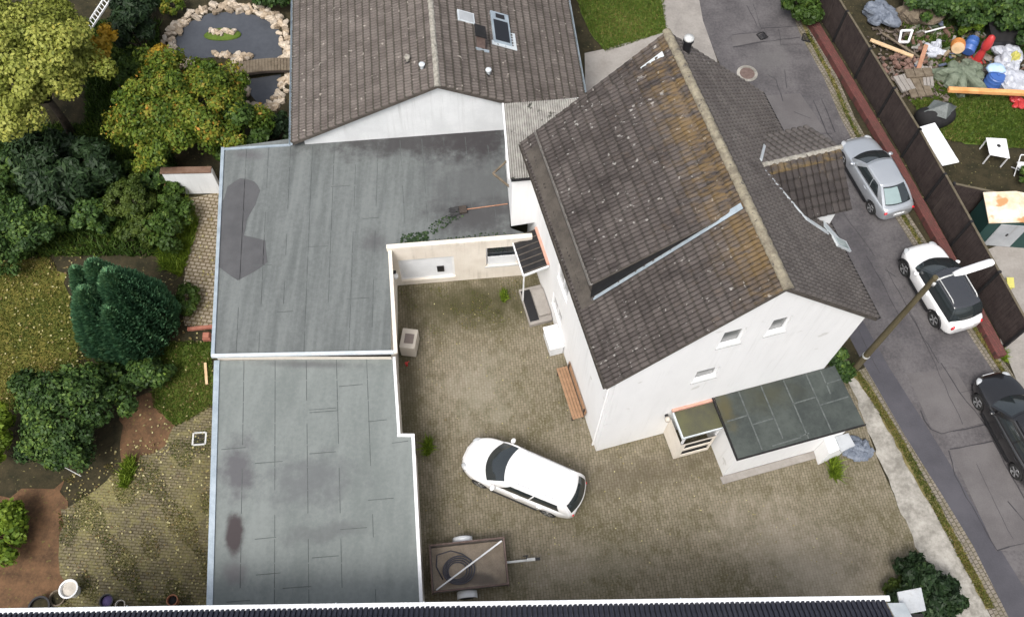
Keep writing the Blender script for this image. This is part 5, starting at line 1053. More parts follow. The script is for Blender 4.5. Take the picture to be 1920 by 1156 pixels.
rim(GL([(462, 148), (465, 160), (470, 178)])[::-1], .25, 8, 'pale stone on the left edge of the small lower pond', 'stones left of the lower pond')
isl = G(418, 66); k = MB(); k.blob(isl + Z * .04, (.95, .42, .12), 2, .06, 20, 8); struct('pond_island', k, M['lawn2'], smooth=True)
for i in range(9): tag(stone(isl + Vector((-.55 + i * .14, rg.uniform(-.12, .12), 0)), rg.uniform(.6, 1.0), zz=.2), 'white stone heaped on the grassy pond island', 'stone', 'white stones on the pond island')
ba, bb = G(430, 133, .35), G(556, 121, .35); fb = thing('footbridge', 'weathered plank footbridge between the two dark ponds', 'footbridge', tuple(ba), 0); d = (bb - ba); dn = d.normalized(); nn = Vector((-dn.y, dn.x, 0)); k = MB(); n_ = 22
for i in range(n_): t = (i + .5) / n_; k.obox(ba + d * (i / n_) - nn * .38 + Z * (.16 * math.sin(math.pi * t)), dn * (d.length / n_ - .015), nn * .76, Z * .04)
obj('deck', k, M['plank'], fb)
for s_ in (-1, 1):
    k = MB(); pts = [ba + d * (i / 8) + nn * s_ * .36 + Z * (.16 * math.sin(math.pi * i / 8) - .06) for i in range(9)]
    for a, b in zip(pts, pts[1:]): k.bar(a, b, .08, .12)
    obj('beam', k, M['darkwood'], fb)
# ladder and pots in the garden
la, lb = G(166, 52, .5), G(204, -6, 1.5); ld = thing('ladder', 'white aluminium ladder lying among the shrubs at the upper left', 'ladder', tuple(la), 0); d = lb - la; nn = Vector((-d.y, d.x, 0)).normalized()
for s_ in (-1, 1): k = MB(); k.bar(la + nn * s_ * .2, lb + nn * s_ * .2, .05, .08); obj('rail', k, M['frame'], ld)
k = MB()
for i in range(9): p = la + d * ((i + .5) / 9); k.bar(p - nn * .2, p + nn * .2, .035, .035)
obj('rungs', k, M['frame'], ld)
def pot(name, label, px, py, r_, h_, mat, fill=None, cat='pot'):
    c = G(px, py, 0); t = thing(name, label, cat, tuple(c), 0); k = MB(); k.lathe([(r_ * .72, 0), (r_, h_), (r_ * 1.1, h_), (r_ * 1.1, h_ + .04), (r_ * .92, h_ + .04), (r_ * .85, h_ - .1), (.02, h_ - .12)], c, n=24); obj('body', k, M[mat], t, smooth=True, sharp=40)
    if fill: k = MB(); k.lathe([(r_ * .9, h_ - .08), (.03, h_ - .02)], c, n=20); obj('filling', k, M[fill], t)
    else: k = MB(); k.lathe([(r_ * 1.14, h_ - .0), (r_ * 1.16, h_ + .02), (r_ * 1.1, h_ + .045)], c, n=24); obj('lip', k, M[mat], t)
    return t
pot('planter', 'round white planter at the bottom left of the garden paving', 140, 1108, .3, .5, 'frame', 'beige'); pot('bucket', 'black bucket with soil in the lower left corner', 82, 1140, .34, .35, 'black', 'soil', 'bucket'); pot('flower_pot', 'terracotta pot beside the pale green garage roof', 330, 1128, .18, .4, 'terracotta', 'slate')
pot('flower_pot', 'dark flower pot with violet flowers between white planter and terracotta pot', 205, 1128, .22, .25, 'black', 'purple'); pot('flower_pot', 'small pale pot right of the violet flowers', 230, 1135, .16, .22, 'beige', 'soil'); pot('flower_pot', 'low grey-brown tub beside the white planter', 112, 1122, .26, .2, 'plank', 'soil')
k = MB(); rg = random.Random(3); c = G(390, 634)
k.box(c + Z * .12, (.3, .3, .24), .1); k.box(c + Z * .28, (.24, .24, .08), .1); solo('brick_post', k, M['brick'], 'small red brick post at the end of the cobbled garden path', 'post', c)
k = MB(); k.bar(G(352, 617, .08), G(402, 612, .08), .14, .12); solo('path_edging', k, M['brick'], 'red brick edging across the lower end of the garden path', 'edging', G(377, 615)); k = MB(); k.bar(G(385, 680, .08), G(388, 720, .08), .1, .08); solo('path_edging', k, M['newplank'], 'pale edging piece in the grass beside the garage', 'edging', G(386, 700))
k = MB(); a_ = G(115, 872, .3); b_ = G(152, 892, .15); k.tube([a_, b_], .018, 6); k.tube([a_, a_ + Vector((-.1, .02, .05))], .03, 6); solo('garden_cane', k, M['galv'], 'thin pale cane lying in front of the big round bush', 'cane', a_)
# ------------------------------------------------------------------ junk garden behind the fence
def plank(label, a, b, w_, t_, mat, name='plank', cat='plank', za=.3, zb=.3, group=None):
    A, B = G(a[0], a[1], za), G(b[0], b[1], zb); k = MB(); k.bar(A, B, w_, t_); k.bar(A + Vector((.03, .04, -t_)), A.lerp(B, .93) + Vector((.02, .05, -t_)), w_ * .8, t_ * .8); return solo(name, k, M[mat], label, cat, A, bevel=.006, group=group)
plank('pale new plank lying on the junk behind the fence', (1632, 75), (1712, 106), .2, .06, 'newplank'); plank('thin olive plank lying behind the pale new plank', (1654, 62), (1725, 108), .1, .05, 'plank'); plank('reddish board leaning on the rubble heap', (1737, 84), (1721, 132), .2, .06, 'redplank', za=.6, zb=.25)
plank('thin white pole lying at the foot of the hedge', (1734, 61), (1772, 51), .07, .05, 'frame', 'pole', 'pole')
ob = thing('timber_beam', 'long bright orange timber beam lying across the junk garden', 'beam', tuple(G(1850, 172, .8)), 0); k = MB(); k.bar(G(1778, 168, .9), G(1990, 178, .9), .22, .2); obj('beam', k, M['orangebeam'], ob, bevel=.02); k = MB()
for px in (1806, 1905): k.bar(G(px, 176, 0), G(px, 172, .8), .08, .5, (1, 0, 0))
obj('trestle', k, M['darkwood'], ob)
fr = thing('picture_frame', 'empty white window frame lying among the planks behind the fence', 'frame', tuple(G(1698, 68, .3)), 0); P = GL([(1686, 79), (1690, 58), (1711, 57), (1703, 79)], .35)
for i in range(4): k = MB(); k.bar(P[i], P[(i + 1) % 4], .1, .07); obj('frame_bar', k, M['frame'], fr)
for i, (c, s_, rz, m_, lb_) in enumerate([((1695, 156), (.7, .95, .12), .3, 'concrete2', 'pale stone slab at the lower left of the board pile'), ((1722, 138), (1.3, .5, .16), .1, 'plank', 'grey-brown pallet board lying on top of the board pile'), ((1722, 165), (1.1, 1.1, .1), .15, 'plank', 'broad brown board sheet at the bottom of the board pile'), ((1738, 145), (.5, 1.2, .2), -.1, 'concrete2', 'grey upright slab at the right of the board pile')]):
    cc = G(c[0], c[1], .15 + .1 * (i == 1)); k = MB()
    for q in range(3): k.box(cc + Vector((math.cos(rz), math.sin(rz), 0)) * ((q - 1) * s_[0] / 3) + Z * (.01 * q), (s_[0] / 3 - .02, s_[1], s_[2]), rz)
    solo('slab' if 'slab' in lb_ else 'board', k, M[m_], lb_, 'slab' if 'slab' in lb_ else 'board', cc, bevel=.01)
k = MB(); rg = random.Random(6); c = G(1690, 122)
for i in range(40): p = c + Vector((rg.gauss(0, .6), rg.gauss(0, .45), rg.uniform(.05, .3))); k.box(p, (rg.uniform(.1, .3), rg.uniform(.1, .22), .1), rg.uniform(0, 3), (rg.random(),) * 3)
solo('brick_rubble', k, surf('rubble_brick', (.11, .06, .045), (.25, .16, .13), 5), 'heap of broken reddish bricks between plank and slabs behind the fence', 'rubble', c, kind='stuff')
def drum(name, label, px, py, r_, h_, mat, cat, mat2=None, rz=0, lying=False):
    c = G(px, py, 0); t = thing(name, label, cat, tuple(c), 0); ax = Vector((math.cos(rz), math.sin(rz), .25)).normalized() if lying else Z; c2 = c + (Z * r_ if lying else Z * 0); k = MB()
    k.lathe([(r_ * .9, 0), (r_, h_ * .05), (r_, h_ * .32), (r_ * 1.04, h_ * .34), (r_, h_ * .37), (r_, h_ * .65), (r_ * 1.04, h_ * .67), (r_, h_ * .7), (r_, h_ * .95), (r_ * .9, h_)], c2, ax, 22); obj('body', k, M[mat], t, smooth=True, sharp=40)
    k = MB(); k.lathe([(r_ * .92, h_), (r_ * .92, h_ + .04), (r_ * .2, h_ + .05), (.08, h_ + .09)], c2, ax, 20); obj('lid', k, M[mat2 or mat], t, smooth=True, sharp=40); return t
drum('barrel', 'blue plastic barrel lying beside the red cone in the junk garden', 1809, 106, .3, .75, 'blue', 'barrel', 'blue', 1.1, True)
drum('bin', 'bright blue bin with a pale cloth, standing behind the orange beam', 1858, 160, .42, .7, 'blue', 'bin', 'blue')
k = MB(); c = G(1868, 127, .85); k.blob(c, (.32, .3, .1), 4, .25, 12, 7, power=.6); solo('cloth', k, M['lightblue'], 'pale blue cloth lying on the bright blue bin', 'cloth', c, smooth=True)
drum('bucket', 'orange bucket lying in the grass below the hedge', 1791, 90, .32, .45, 'orange', 'bucket', 'newplank', -1.9, True)
tb_ = thing('compost_tub', 'big black angular tub below the hedge', 'tub', tuple(G(1868, 85)), 0); k = MB(); c = G(1868, 82)
k.add([c + Vector(p) for p in ((-.55, -.5, 0), (.5, -.55, 0), (.55, .5, 0), (-.5, .55, 0), (-.7, -.65, .8), (.65, -.7, .8), (.7, .65, .8), (-.65, .7, .8))], [(0, 1, 5, 4), (1, 2, 6, 5), (2, 3, 7, 6), (3, 0, 4, 7), (3, 2, 1, 0), (4, 5, 6, 7)]); obj('body', k, M['black'], tb_, bevel=.03); k = MB(); k.box(c + Z * .83, (1.4, 1.4, .06), -.05); obj('rim', k, M['slate'], tb_)
cn_ = thing('road_cone', 'bright red traffic cone pair stacked upright between barrel and black tub', 'cone', tuple(G(1833, 112)), 0); c = G(1832, 112); k = MB(); k.lathe([(.3, 0), (.3, .05), (.22, .06), (.2, .3), (.13, .75), (.2, .8), (.24, 1.0), (.16, 1.5), (.05, 1.6)], c, n=16); obj('body', k, M['red'], cn_, smooth=True, sharp=40); k = MB(); k.box(c + Z * .02, (.62, .62, .04), .2); obj('base', k, M['red'], cn_)
def sack(label, px, py, rad, mat, seed, cat='sack', name='sack', n=7):
    rg = random.Random(seed); c = G(px, py, rad[2] * .6); k = MB()
    for i in range(n): k.blob(c + Vector((rg.uniform(-.5, .5) * rad[0], rg.uniform(-.5, .5) * rad[1], rg.uniform(-.1, .3) * rad[2])), [r * rg.uniform(.4, .75) for r in rad], seed + i, .28, 14, 9, rz=rg.uniform(0, 3))
    return solo(name, k, M[mat], label, cat, c)
sack('crumpled pale grey sack at the top of the two right of the blue bin', 1888, 112, (.75, .75, .5), 'bag', 31); sack('bulging pale grey sack just behind the orange beam', 1894, 150, (.8, .75, .6), 'bag', 37); sack('low grey-green tarpaulin heap in the grass left of the blue bin', 1802, 142, (1.1, .65, .5), 'tarpgreen', 41, 'tarpaulin', 'tarp_heap'); sack('pale green lid-like tarp lump beside the blue bin', 1828, 130, (.5, .6, .5), 'tarpgreen', 44, 'tarpaulin', 'tarp_heap', 4)
sack('small pale sack hanging in the grass left of the orange bucket', 1753, 92, (.35, .7, .3), 'bag', 47, n=5); sack('yellow cloth bundle on the upper pale grey sack', 1898, 116, (.18, .22, .75), 'yellow', 51, 'bundle', 'bundle', 3); sack('red plastic crate heap below the right end of the orange beam', 1908, 192, (.4, .35, .25), 'red', 52, 'crate', 'crate_heap', 4)
sack('grey boulder-like covered mound under the hedge', 1715, 28, (1.3, .8, .6), 'plank', 61, 'mound', 'covered_mound'); sack('dark bundle behind the top of the fence', 1650, 25, (.8, .8, .5), 'tarp', 64, 'bundle', 'bundle')
bq = thing('covered_grill', 'garden grill under a dark grey cover behind the fence', 'grill', tuple(G(1745, 225)), 0); c = G(1748, 228); k = MB(); k.blob(c + Z * .42, (.85, .6, .5), 3, .1, 16, 10, rz=.3, power=.7); obj('body', k, M['slate'], bq, smooth=True); k = MB(); k.add([c + Vector(p) for p in ((-.75, -.1, .8), (.15, -.55, .86), (.85, .25, .8), (-.15, .6, .82), (.22, .05, 1.25))], [(0, 1, 4), (1, 2, 4), (2, 3, 4), (3, 0, 4), (3, 2, 1, 0)]); obj('cover', k, M['tarpgrey'], bq)
pl = thing('white_board', 'long white board lying on trestles against the back of the fence', 'board', tuple(G(1758, 272, 1.7)), 0); k = MB(); P = GL([(1721, 240), (1752, 231), (1798, 305), (1766, 312)], 1.75); k.prism(P[::-1], .07); obj('board', k, M['frame'], pl, bevel=.03); k = MB()
for t in (.2, .8): a, b = P[0].lerp(P[3], t), P[1].lerp(P[2], t); k.bar(a.lerp(b, .15) - Z * 1.72, a.lerp(b, .15), .06, .06); k.bar(a.lerp(b, .85) - Z * 1.72, a.lerp(b, .85), .06, .06)
obj('leg', k, M['darkwood'], pl)
tbv = thing('garden_table', 'square white garden table with parasol hole behind the fence', 'table', tuple(G(1870, 280, 0)), 0); P = GL([(1848, 259), (1886, 261), (1893, 298), (1855, 291)], .7); k = MB(); k.prism(P[::-1], .05); obj('tabletop', k, M['frame'], tbv, bevel=.02); k = MB(); c = sum(P, Vector()) / 4; k.lathe([(.09, .052), (.08, .058), (.02, .06)], c + Vector((.05, .08, 0)), n=16); obj('hole', k, M['slate'], tbv)
for p in P: k = MB(); q = p.lerp(c, .12); k.bar(q - Z * .7, q, .05, .05, (1, 0, 0)); obj('leg', k, M['frame'], tbv)
sh = thing('garden_shed', 'small dark green metal shed with rust-stained white roof behind the fence', 'shed', tuple(G(1875, 430, 0)), -.06); sx = Vector((math.cos(-.06), math.sin(-.06), 0)); sy = Vector((-sx.y, sx.x, 0)); s0 = Vector((19.75, 20.62, 0)); P = lambda x, y, z: s0 + sx * x + sy * y + Z * z
k = MB(); k.add([P(0, 0, 0), P(2.3, 0, 0), P(2.3, 1.3, 0), P(0, 1.3, 0), P(0, 0, 1.8), P(2.3, 0, 1.8), P(2.3, 1.3, 1.8), P(0, 1.3, 1.8), P(1.15, 0, 2.02), P(1.15, 1.3, 2.02)], [(0, 1, 5, 8, 4), (1, 2, 6, 5), (2, 3, 7, 9, 6), (3, 0, 4, 7)]); obj('wall', k, M['greenwall'], sh); k = MB(); 
for a, b in ((-.1, 1.15), (2.4, 1.15)):
    za = 1.81; k.add([P(a, -.12, za), P(b, -.12, 2.06), P(b, 1.42, 2.06), P(a, 1.42, za), P(a, -.12, za + .04), P(b, -.12, 2.10), P(b, 1.42, 2.10), P(a, 1.42, za + .04)], [(0, 1, 2, 3), (4, 5, 6, 7), (0, 1, 5, 4), (2, 3, 7, 6), (0, 3, 7, 4)])
obj('roof', k, M['rustroof'], sh); k = MB(); k.obox(P(.5, -.03, .05), sx * 1.15, sy * .028, Z * 1.62); do = obj('door', k, M['greydoor'], sh, bevel=.008); k = MB(); k.obox(P(1.05, -.07, .9), sx * .06, sy * .04, Z * .14); obj('handle', k, M['black'], do)
chx = thing('folding_chair', 'white folding chair frame behind the short fence branch', 'chair', tuple(G(1908, 325)), 0); c = G(1908, 322); k = MB()
for s_ in (-.22, .22): k.tube([c + Vector((s_, -.25, 0)), c + Vector((s_, .3, .85))], .025, 6); k.tube([c + Vector((s_, .25, 0)), c + Vector((s_, -.25, .45))], .025, 6)
k.tube([c + Vector((-.22, .3, .85)), c + Vector((.22, .3, .85))], .025, 6); obj('frame', k, M['frame'], chx); k = MB(); k.box(c + Z * .44, (.42, .42, .03)); obj('seat', k, M['frame'], chx)
ysg = thing('grit_bin', 'small yellow wedge-shaped bin at the lower end of the brown fence', 'bin', tuple(G(1884, 540)), 0); c = G(1888, 536); k = MB(); k.add([c + Vector(p) * .62 for p in ((-.2, -.3, 0), (.2, -.3, 0), (.2, .3, 0), (-.2, .3, 0), (-.2, -.3, .35), (.2, -.3, .35), (.2, .3, .55), (-.2, .3, .55))], [(3, 2, 1, 0), (0, 1, 5, 4), (1, 2, 6, 5), (2, 3, 7, 6), (3, 0, 4, 7), (4, 5, 6, 7)]); obj('body', k, M['yellow'], ysg, bevel=.02); k = MB(); k.add([c + Vector(p) * .62 for p in ((-.24, -.34, .36), (.24, -.34, .36), (.24, .34, .57), (-.24, .34, .57), (-.24, -.34, .4), (.24, -.34, .4), (.24, .34, .61), (-.24, .34, .61))], [(3, 2, 1, 0), (0, 1, 5, 4), (1, 2, 6, 5), (2, 3, 7, 6), (3, 0, 4, 7), (4, 5, 6, 7)]); obj('lid', k, M['yellow'], ysg)
# ------------------------------------------------------------------ vegetation
def leaves(C, Nrm, size, rng, asp=1.6, jitter=.6):
    """one diamond leaf per centre C (n,3) facing roughly Nrm"""
    n = len(C); nm = Nrm + rng.normal(0, jitter, (n, 3)); nm /= np.linalg.norm(nm, axis=1)[:, None]
    t = np.cross(nm, rng.normal(0, 1, (n, 3))); t /= np.linalg.norm(t, axis=1)[:, None] + 1e-9; b = np.cross(nm, t); s_ = (size * rng.uniform(.6, 1.3, n))[:, None]
    V = np.stack([C - t * s_ * asp / 2, C + b * s_ / 2 + nm * s_ * .08, C + t * s_ * asp / 2, C - b * s_ / 2 + nm * s_ * .08], 1).reshape(-1, 3)
    return V, np.arange(4 * n).reshape(-1, 4)
def crown(parent, c, rad, ncl, nlf, size, mat, seed, clump=.30, inner=.55, tvar=.3, flatb=-.5, name='crown', lum=None, asp=1.6, extra=None, solo_=None, up=.25):
    rng = np.random.default_rng(seed); c = np.array(c); rad = np.array(rad); VV, FF, TT = [], [], []; off = 0; cen = []
    for i in range(ncl):
        while True:
            d = rng.normal(0, 1, 3); d /= np.linalg.norm(d)
            if d[2] > flatb: break
        r_ = rng.uniform(inner, 1.0); lob = 1 + .16 * math.sin(3 * math.atan2(d[1], d[0]) + seed) + .10 * math.sin(5 * math.atan2(d[1], d[0]) + 2 * seed)
        cen.append((d * r_ * rad * lob * (1 - clump * .5), d, rng.uniform(0, 1)))
    for p, d, tv in cen:
        cr = clump * rad.mean() * rng.uniform(.6, 1.25); m = int(nlf / ncl * rng.uniform(.6, 1.4)); dd = rng.normal(0, 1, (m, 3)); dd /= np.linalg.norm(dd, axis=1)[:, None]
        P_ = c + p + dd * cr * rng.uniform(.45, 1.0, (m, 1)) * np.array([1, 1, .8]); V, F = leaves(P_, dd + d * .4 + np.array([0, 0, up]), size, rng, asp); 
        t = np.clip(tv * (1 - tvar * 1.2) * .9 + rng.normal(.1, tvar * .6, m) + (extra(P_) if extra is not None else 0), 0, 1)
        VV.append(V); FF.append(F + off); TT.append(np.stack([t, t, t], 1)); off += len(V)
    V = np.concatenate(VV); F = np.concatenate(FF); T_ = np.concatenate(TT)
    keep = (V.reshape(-1, 4, 3)[:, :, 2].min(1) > .02); F = F[keep]; T_ = T_[keep]
    return rawmesh(name, V, F, T_, mat, parent, None), [c + p for p, _, _ in cen]
def plant(name, label, cat, px, py, zc, rad, ncl, nlf, size, mat, seed, trunk=.1, group=None, limbs=8, **k):
    """px, py: where the crown centre (height zc) shows in the photo"""
    c = G(px, py, zc); t = thing(name, label, cat, (c.x, c.y, 0), 0, group)
    _, cen = crown(t, c, rad, ncl, nlf, size, LF[mat], seed, **k); rg = random.Random(seed); b = Vector((c.x, c.y, 0)); m = MB()
    fork = b + Z * max(.15, (zc - rad[2]) * .9 + .2) ; m.tube([b, b.lerp(fork, .5) + Vector((.03, .02, 0)), fork], [trunk, trunk * .85, trunk * .7], 9)
    for q in rg.sample(cen, min(limbs, len(cen))):
        e = Vector(q); mid = fork.lerp(e, .5) + Vector((rg.uniform(-.1, .1), rg.uniform(-.1, .1), .1)) * rad[2]; m.tube([fork, mid, e], [trunk * .5, trunk * .3, trunk * .08], 6)
    obj('trunk', m, M['bark'], t, smooth=True); return t
plant('broad_tree', 'large yellow-green broadleaf tree filling the upper left corner', 'tree', 45, 118, 4.6, (3.5, 3.6, 2.3), 170, 62000, .105, 'yg', 1, .2, limbs=20, clump=.20, inner=.5, flatb=-.25, tvar=.25)
plant('turning_tree', 'round leafy tree turning amber between the pond and the garage roof', 'tree', 340, 205, 2.1, (3.6, 3.0, 2.0), 160, 50000, .10, 'autumn', 2, .14, limbs=14, clump=.19, inner=.5, flatb=-.3, tvar=.28)
plant('green_tree', 'dense fresh green shrub right of the amber tree beside the garage roof', 'shrub', 445, 238, 1.5, (1.5, 1.5, 1.4), 30, 7500, .13, 'mid', 3, .08, clump=.28)
plant('amber_shrub', 'amber yellow shrub right of the large yellow-green tree', 'shrub', 188, 96, 2.6, (.7, 1.2, 1.0), 14, 2600, .14, 'orange', 4, .06, clump=.35, limbs=5)
plant('amber_shrub', 'small amber yellow shrub at the left end of the pond', 'shrub', 296, 112, 2.0, (.45, 1.0, .9), 10, 1600, .13, 'orange', 5, .05, clump=.38, limbs=4)
plant('conifer', 'dark green conifer left of the upper pond', 'conifer', 253, 55, 1.7, (1.05, 1.5, 1.7), 34, 8500, .12, 'conifer', 6, .1, clump=.27, asp=2.6)
plant('conifer', 'small dark conifer behind the white ladder at the upper left', 'conifer', 258, -14, 1.3, (1.1, 1.0, 1.3), 22, 4000, .12, 'conifer', 26, .08, clump=.3, asp=2.6)
plant('dark_spruce', 'dark spruce in the shade below the large yellow-green tree', 'conifer', 120, 318, 1.5, (2.4, 1.9, 1.5), 80, 20000, .12, 'conifer', 7, .12, clump=.25, asp=3.2, limbs=10)
plant('laurel', 'dark laurel bush at the left edge above the lawn', 'bush', 32, 424, 1.2, (1.85, 2.2, 1.25), 100, 23000, .10, 'laurel', 8, .08, clump=.23, inner=.4)
plant('dark_shrub', 'dark shrub between the laurel and the clipped dome', 'shrub', 160, 400, .8, (1.5, 1.1, .8), 26, 5000, .12, 'laurel', 9, .06, clump=.3)
plant('clipped_dome', 'clipped olive green dome bush left of the white garden wall', 'bush', 245, 372, 1.0, (1.05, 1.0, .85), 70, 11000, .07, 'clip', 10, .07, clump=.22, inner=.92, tvar=.15, flatb=-.2)
plant('mixed_shrub', 'loose green shrub beside the cobbled garden path', 'shrub', 320, 428, .8, (.8, 1.5, .8), 24, 3600, .11, 'mid', 11, .05, clump=.3)
plant('mixed_shrub', 'straggly olive shrub below the clipped dome', 'shrub', 262, 430, .7, (1.1, .8, .6), 18, 2400, .10, 'clip', 12, .05, clump=.33)
plant('round_bush', 'big dark green round bush at the lower left', 'bush', 128, 772, 1.25, (2.3, 2.15, 1.35), 170, 40000, .095, 'laurel', 13, .09, clump=.2, inner=.5, flatb=-.25)
plant('low_bush', 'low dark bush between the blue-green thuja and the big round bush', 'bush', 250, 698, .65, (1.75, .8, .65), 34, 6500, .12, 'laurel', 14, .06, clump=.32)
plant('bright_bush', 'bright yellow-green bush at the lower left edge', 'bush', 5, 1000, .7, (.72, 1.55, .8), 30, 5500, .12, 'bright', 15, .05, clump=.35)
plant('bright_bush', 'bright yellow-green bush at the left edge beside the big round bush', 'bush', -12, 805, .9, (.55, 1.3, .8), 20, 3500, .12, 'bright', 16, .05, clump=.35)
plant('dark_hedge', 'dark hedge at the left corner of the bungalow', 'hedge', 518, 240, .7, (.9, .75, .7), 20, 3500, .11, 'conifer', 17, .05, clump=.33)
plant('pond_shrub', 'dark shrub at the top edge beside the bungalow and the pond', 'shrub', 520, -8, .8, (1.4, .7, .8), 18, 3000, .13, 'laurel', 18, .05, clump=.33)
plant('pond_shrub', 'reddish green shrub at the upper left corner of the pond', 'shrub', 320, 8, .6, (.9, .6, .5), 12, 1500, .11, 'autumn', 19, .05, clump=.35)
plant('corner_bush', 'small dark bush at the house corner beside the lamp pole', 'bush', 1578, 683, .75, (.6, .9, .7), 18, 3800, .1, 'laurel', 20, .05, clump=.36)
plant('entrance_bush', 'dark green bush beside the neighbouring chimney at the lower right', 'bush', 1742, 1118, .85, (1.4, 1.3, .8), 70, 17000, .09, 'conifer', 21, .07, clump=.26, asp=2.4, inner=.3)
plant('entrance_bush', 'low green creeping bush left of the dark entrance bush', 'bush', 1690, 1112, .35, (.8, .5, .35), 14, 2600, .09, 'clip', 22, .04, clump=.4)
plant('fence_ivy', 'green ivy spilling over the upper end of the brown fence', 'ivy', 1505, 6, 1.0, (1.0, 1.2, 1.1), 24, 5200, .13, 'mid', 23, .05, clump=.33)
for i, (px, py, rr, lb_) in enumerate([(1800, 5, 1.7, 'dark green hedge bush at the top behind the orange bucket'), (1870, 18, 1.8, 'dark green hedge bush above the black tub'), (1930, 40, 1.6, 'dark green hedge bush in the upper right corner'), (1740, -12, 1.5, 'dark green hedge bush behind the covered mound'), (1830, -45, 2.0, 'dark green hedge bush at the top edge, behind the rest')]):
    plant('hedge_bush', lb_, 'hedge', px, py, 1.3, (rr, 1.3, 1.3), 40, 8000, .15, 'laurel', 30 + i, .07, clump=.27)
plant('yellow_bush', 'light yellow-green bush in front of the dark hedge near the orange bucket', 'bush', 1822, 48, .8, (.5, .7, .8), 12, 1800, .12, 'bright', 36, .04, clump=.38)
plant('grey_bush', 'dark bush below the fence branch at the right edge', 'bush', 1925, 330, .5, (.5, .6, .5), 10, 1400, .11, 'mid', 37, .04, clump=.38)
plant('dark_shrub', 'dark green shrub under the edge of the large yellow-green tree', 'shrub', 205, 325, .8, (1.3, 1.2, .8), 26, 5200, .12, 'laurel', 51, .05, clump=.3, inner=.3)
plant('dark_shrub', 'dark green shrub left of the white garden wall', 'shrub', 290, 325, .9, (1.1, .9, .9), 24, 4800, .12, 'laurel', 52, .05, clump=.3, inner=.3)
plant('dark_shrub', 'dark green shrub in front of the white garden wall', 'shrub', 322, 372, .55, (.6, .9, .55), 16, 2600, .1, 'mid', 53, .05, clump=.34, inner=.3)
plant('dark_shrub', 'dark green shrub at the left edge below the large yellow-green tree', 'shrub', 15, 310, .9, (1.6, 1.3, .9), 28, 6000, .13, 'laurel', 54, .05, clump=.3, inner=.3)
plant('dark_shrub', 'dark shrub behind the amber shrub near the ladder', 'shrub', 225, 130, .8, (1.3, 1.2, .8), 24, 4800, .12, 'mid', 55, .05, clump=.3, inner=.3)
plant('low_bush', 'low green bush right of the blue-green thuja', 'bush', 352, 560, .4, (.55, 1.0, .45), 16, 2600, .1, 'mid', 56, .05, clump=.34, inner=.3)
plant('low_bush', 'low olive bush on the lawn below the blue-green thuja', 'bush', 190, 655, .4, (.7, .5, .4), 12, 1800, .1, 'clip', 57, .05, clump=.36, inner=.3)
# thuja: upright fans packed into a split egg
tc = G(262, 622, 0); th = thing('thuja', 'large blue-green egg-shaped thuja with a dark cleft beside the lawn', 'conifer', tuple(tc), 0)
rng = np.random.default_rng(5); VV = []; TT = []; off = 0
lobes = [(-.55, -.35, .0, 1.35, 1.4, 4.0, 1.2), (.45, .15, .0, 1.45, 1.45, 4.5, 1.3), (-.2, .5, 0, 1.2, 1.15, 4.6, .8), (-.85, .35, 0, .95, .95, 4.35, .6), (.2, -.7, 0, 1.3, 1.15, 3.3, .7)]
for (lx, ly, lz, rx, ry, hh, wgt) in lobes:
    n = int(11000 * wgt); th_ = rng.uniform(0, 2 * np.pi, n); u = rng.uniform(0.02, 1, n) ** .85
    prof = np.sin(np.pi * np.clip(u * .93 + .07, 0, 1) ** .62) ** .62 * (1 - .25 * u)                    # egg outline, widest low down
    ridge_ = 1 + .045 * np.sin(th_ * 9 + lx * 7 + u * 3) + .035 * np.sin(th_ * 17 + u * 9)
    rr = 1.0 * prof * ridge_ * rng.uniform(.80, 1.03, n); x = lx + np.cos(th_) * rx * rr; y = ly + np.sin(th_) * ry * rr; z = u * hh + rng.normal(0, .05, n) + .1
    C = np.stack([x, y, z], 1); out = np.stack([np.cos(th_), np.sin(th_), np.zeros(n)], 1)
    axis = out * .45 + np.array([0, 0, 1.0]) + rng.normal(0, .16, (n, 3)); axis /= np.linalg.norm(axis, axis=1)[:, None]
    side = np.cross(axis, out + rng.normal(0, .5, (n, 3))); side /= np.linalg.norm(side, axis=1)[:, None]
    ln = rng.uniform(.14, .30, n)[:, None]; wd2 = rng.uniform(.035, .07, n)[:, None]
    V = np.stack([C - axis * ln * .5, C + side * wd2, C + axis * ln * .6 + out * .03, C - side * wd2], 1)
    t = np.clip(.42 + .15 * np.sin(th_ * 9 + lx * 7 + u * 3) + rng.normal(0, .17, n) + .22 * (u > .9), 0, 1); VV.append(V.reshape(-1, 3)); TT.append(np.stack([t] * 3, 1))  # tint follows ridges and top, painting light and shade into the foliage
V = np.concatenate(VV) + np.array(tc); rawmesh('foliage', V, np.arange(len(V)).reshape(-1, 4), np.concatenate(TT), LF['thuja'], th)
m = MB(); m.tube([tc, tc + Z * 1.2, tc + Z * 2.6], [.22, .16, .05], 9)
for (lx, ly, lz, rx, ry, hh, wgt) in lobes: m.tube([tc + Z * .3, tc + Vector((lx, ly, hh * .45)), tc + Vector((lx, ly, hh * .85))], [.12, .08, .02], 6)
obj('trunk', m, M['bark'], th, smooth=True)
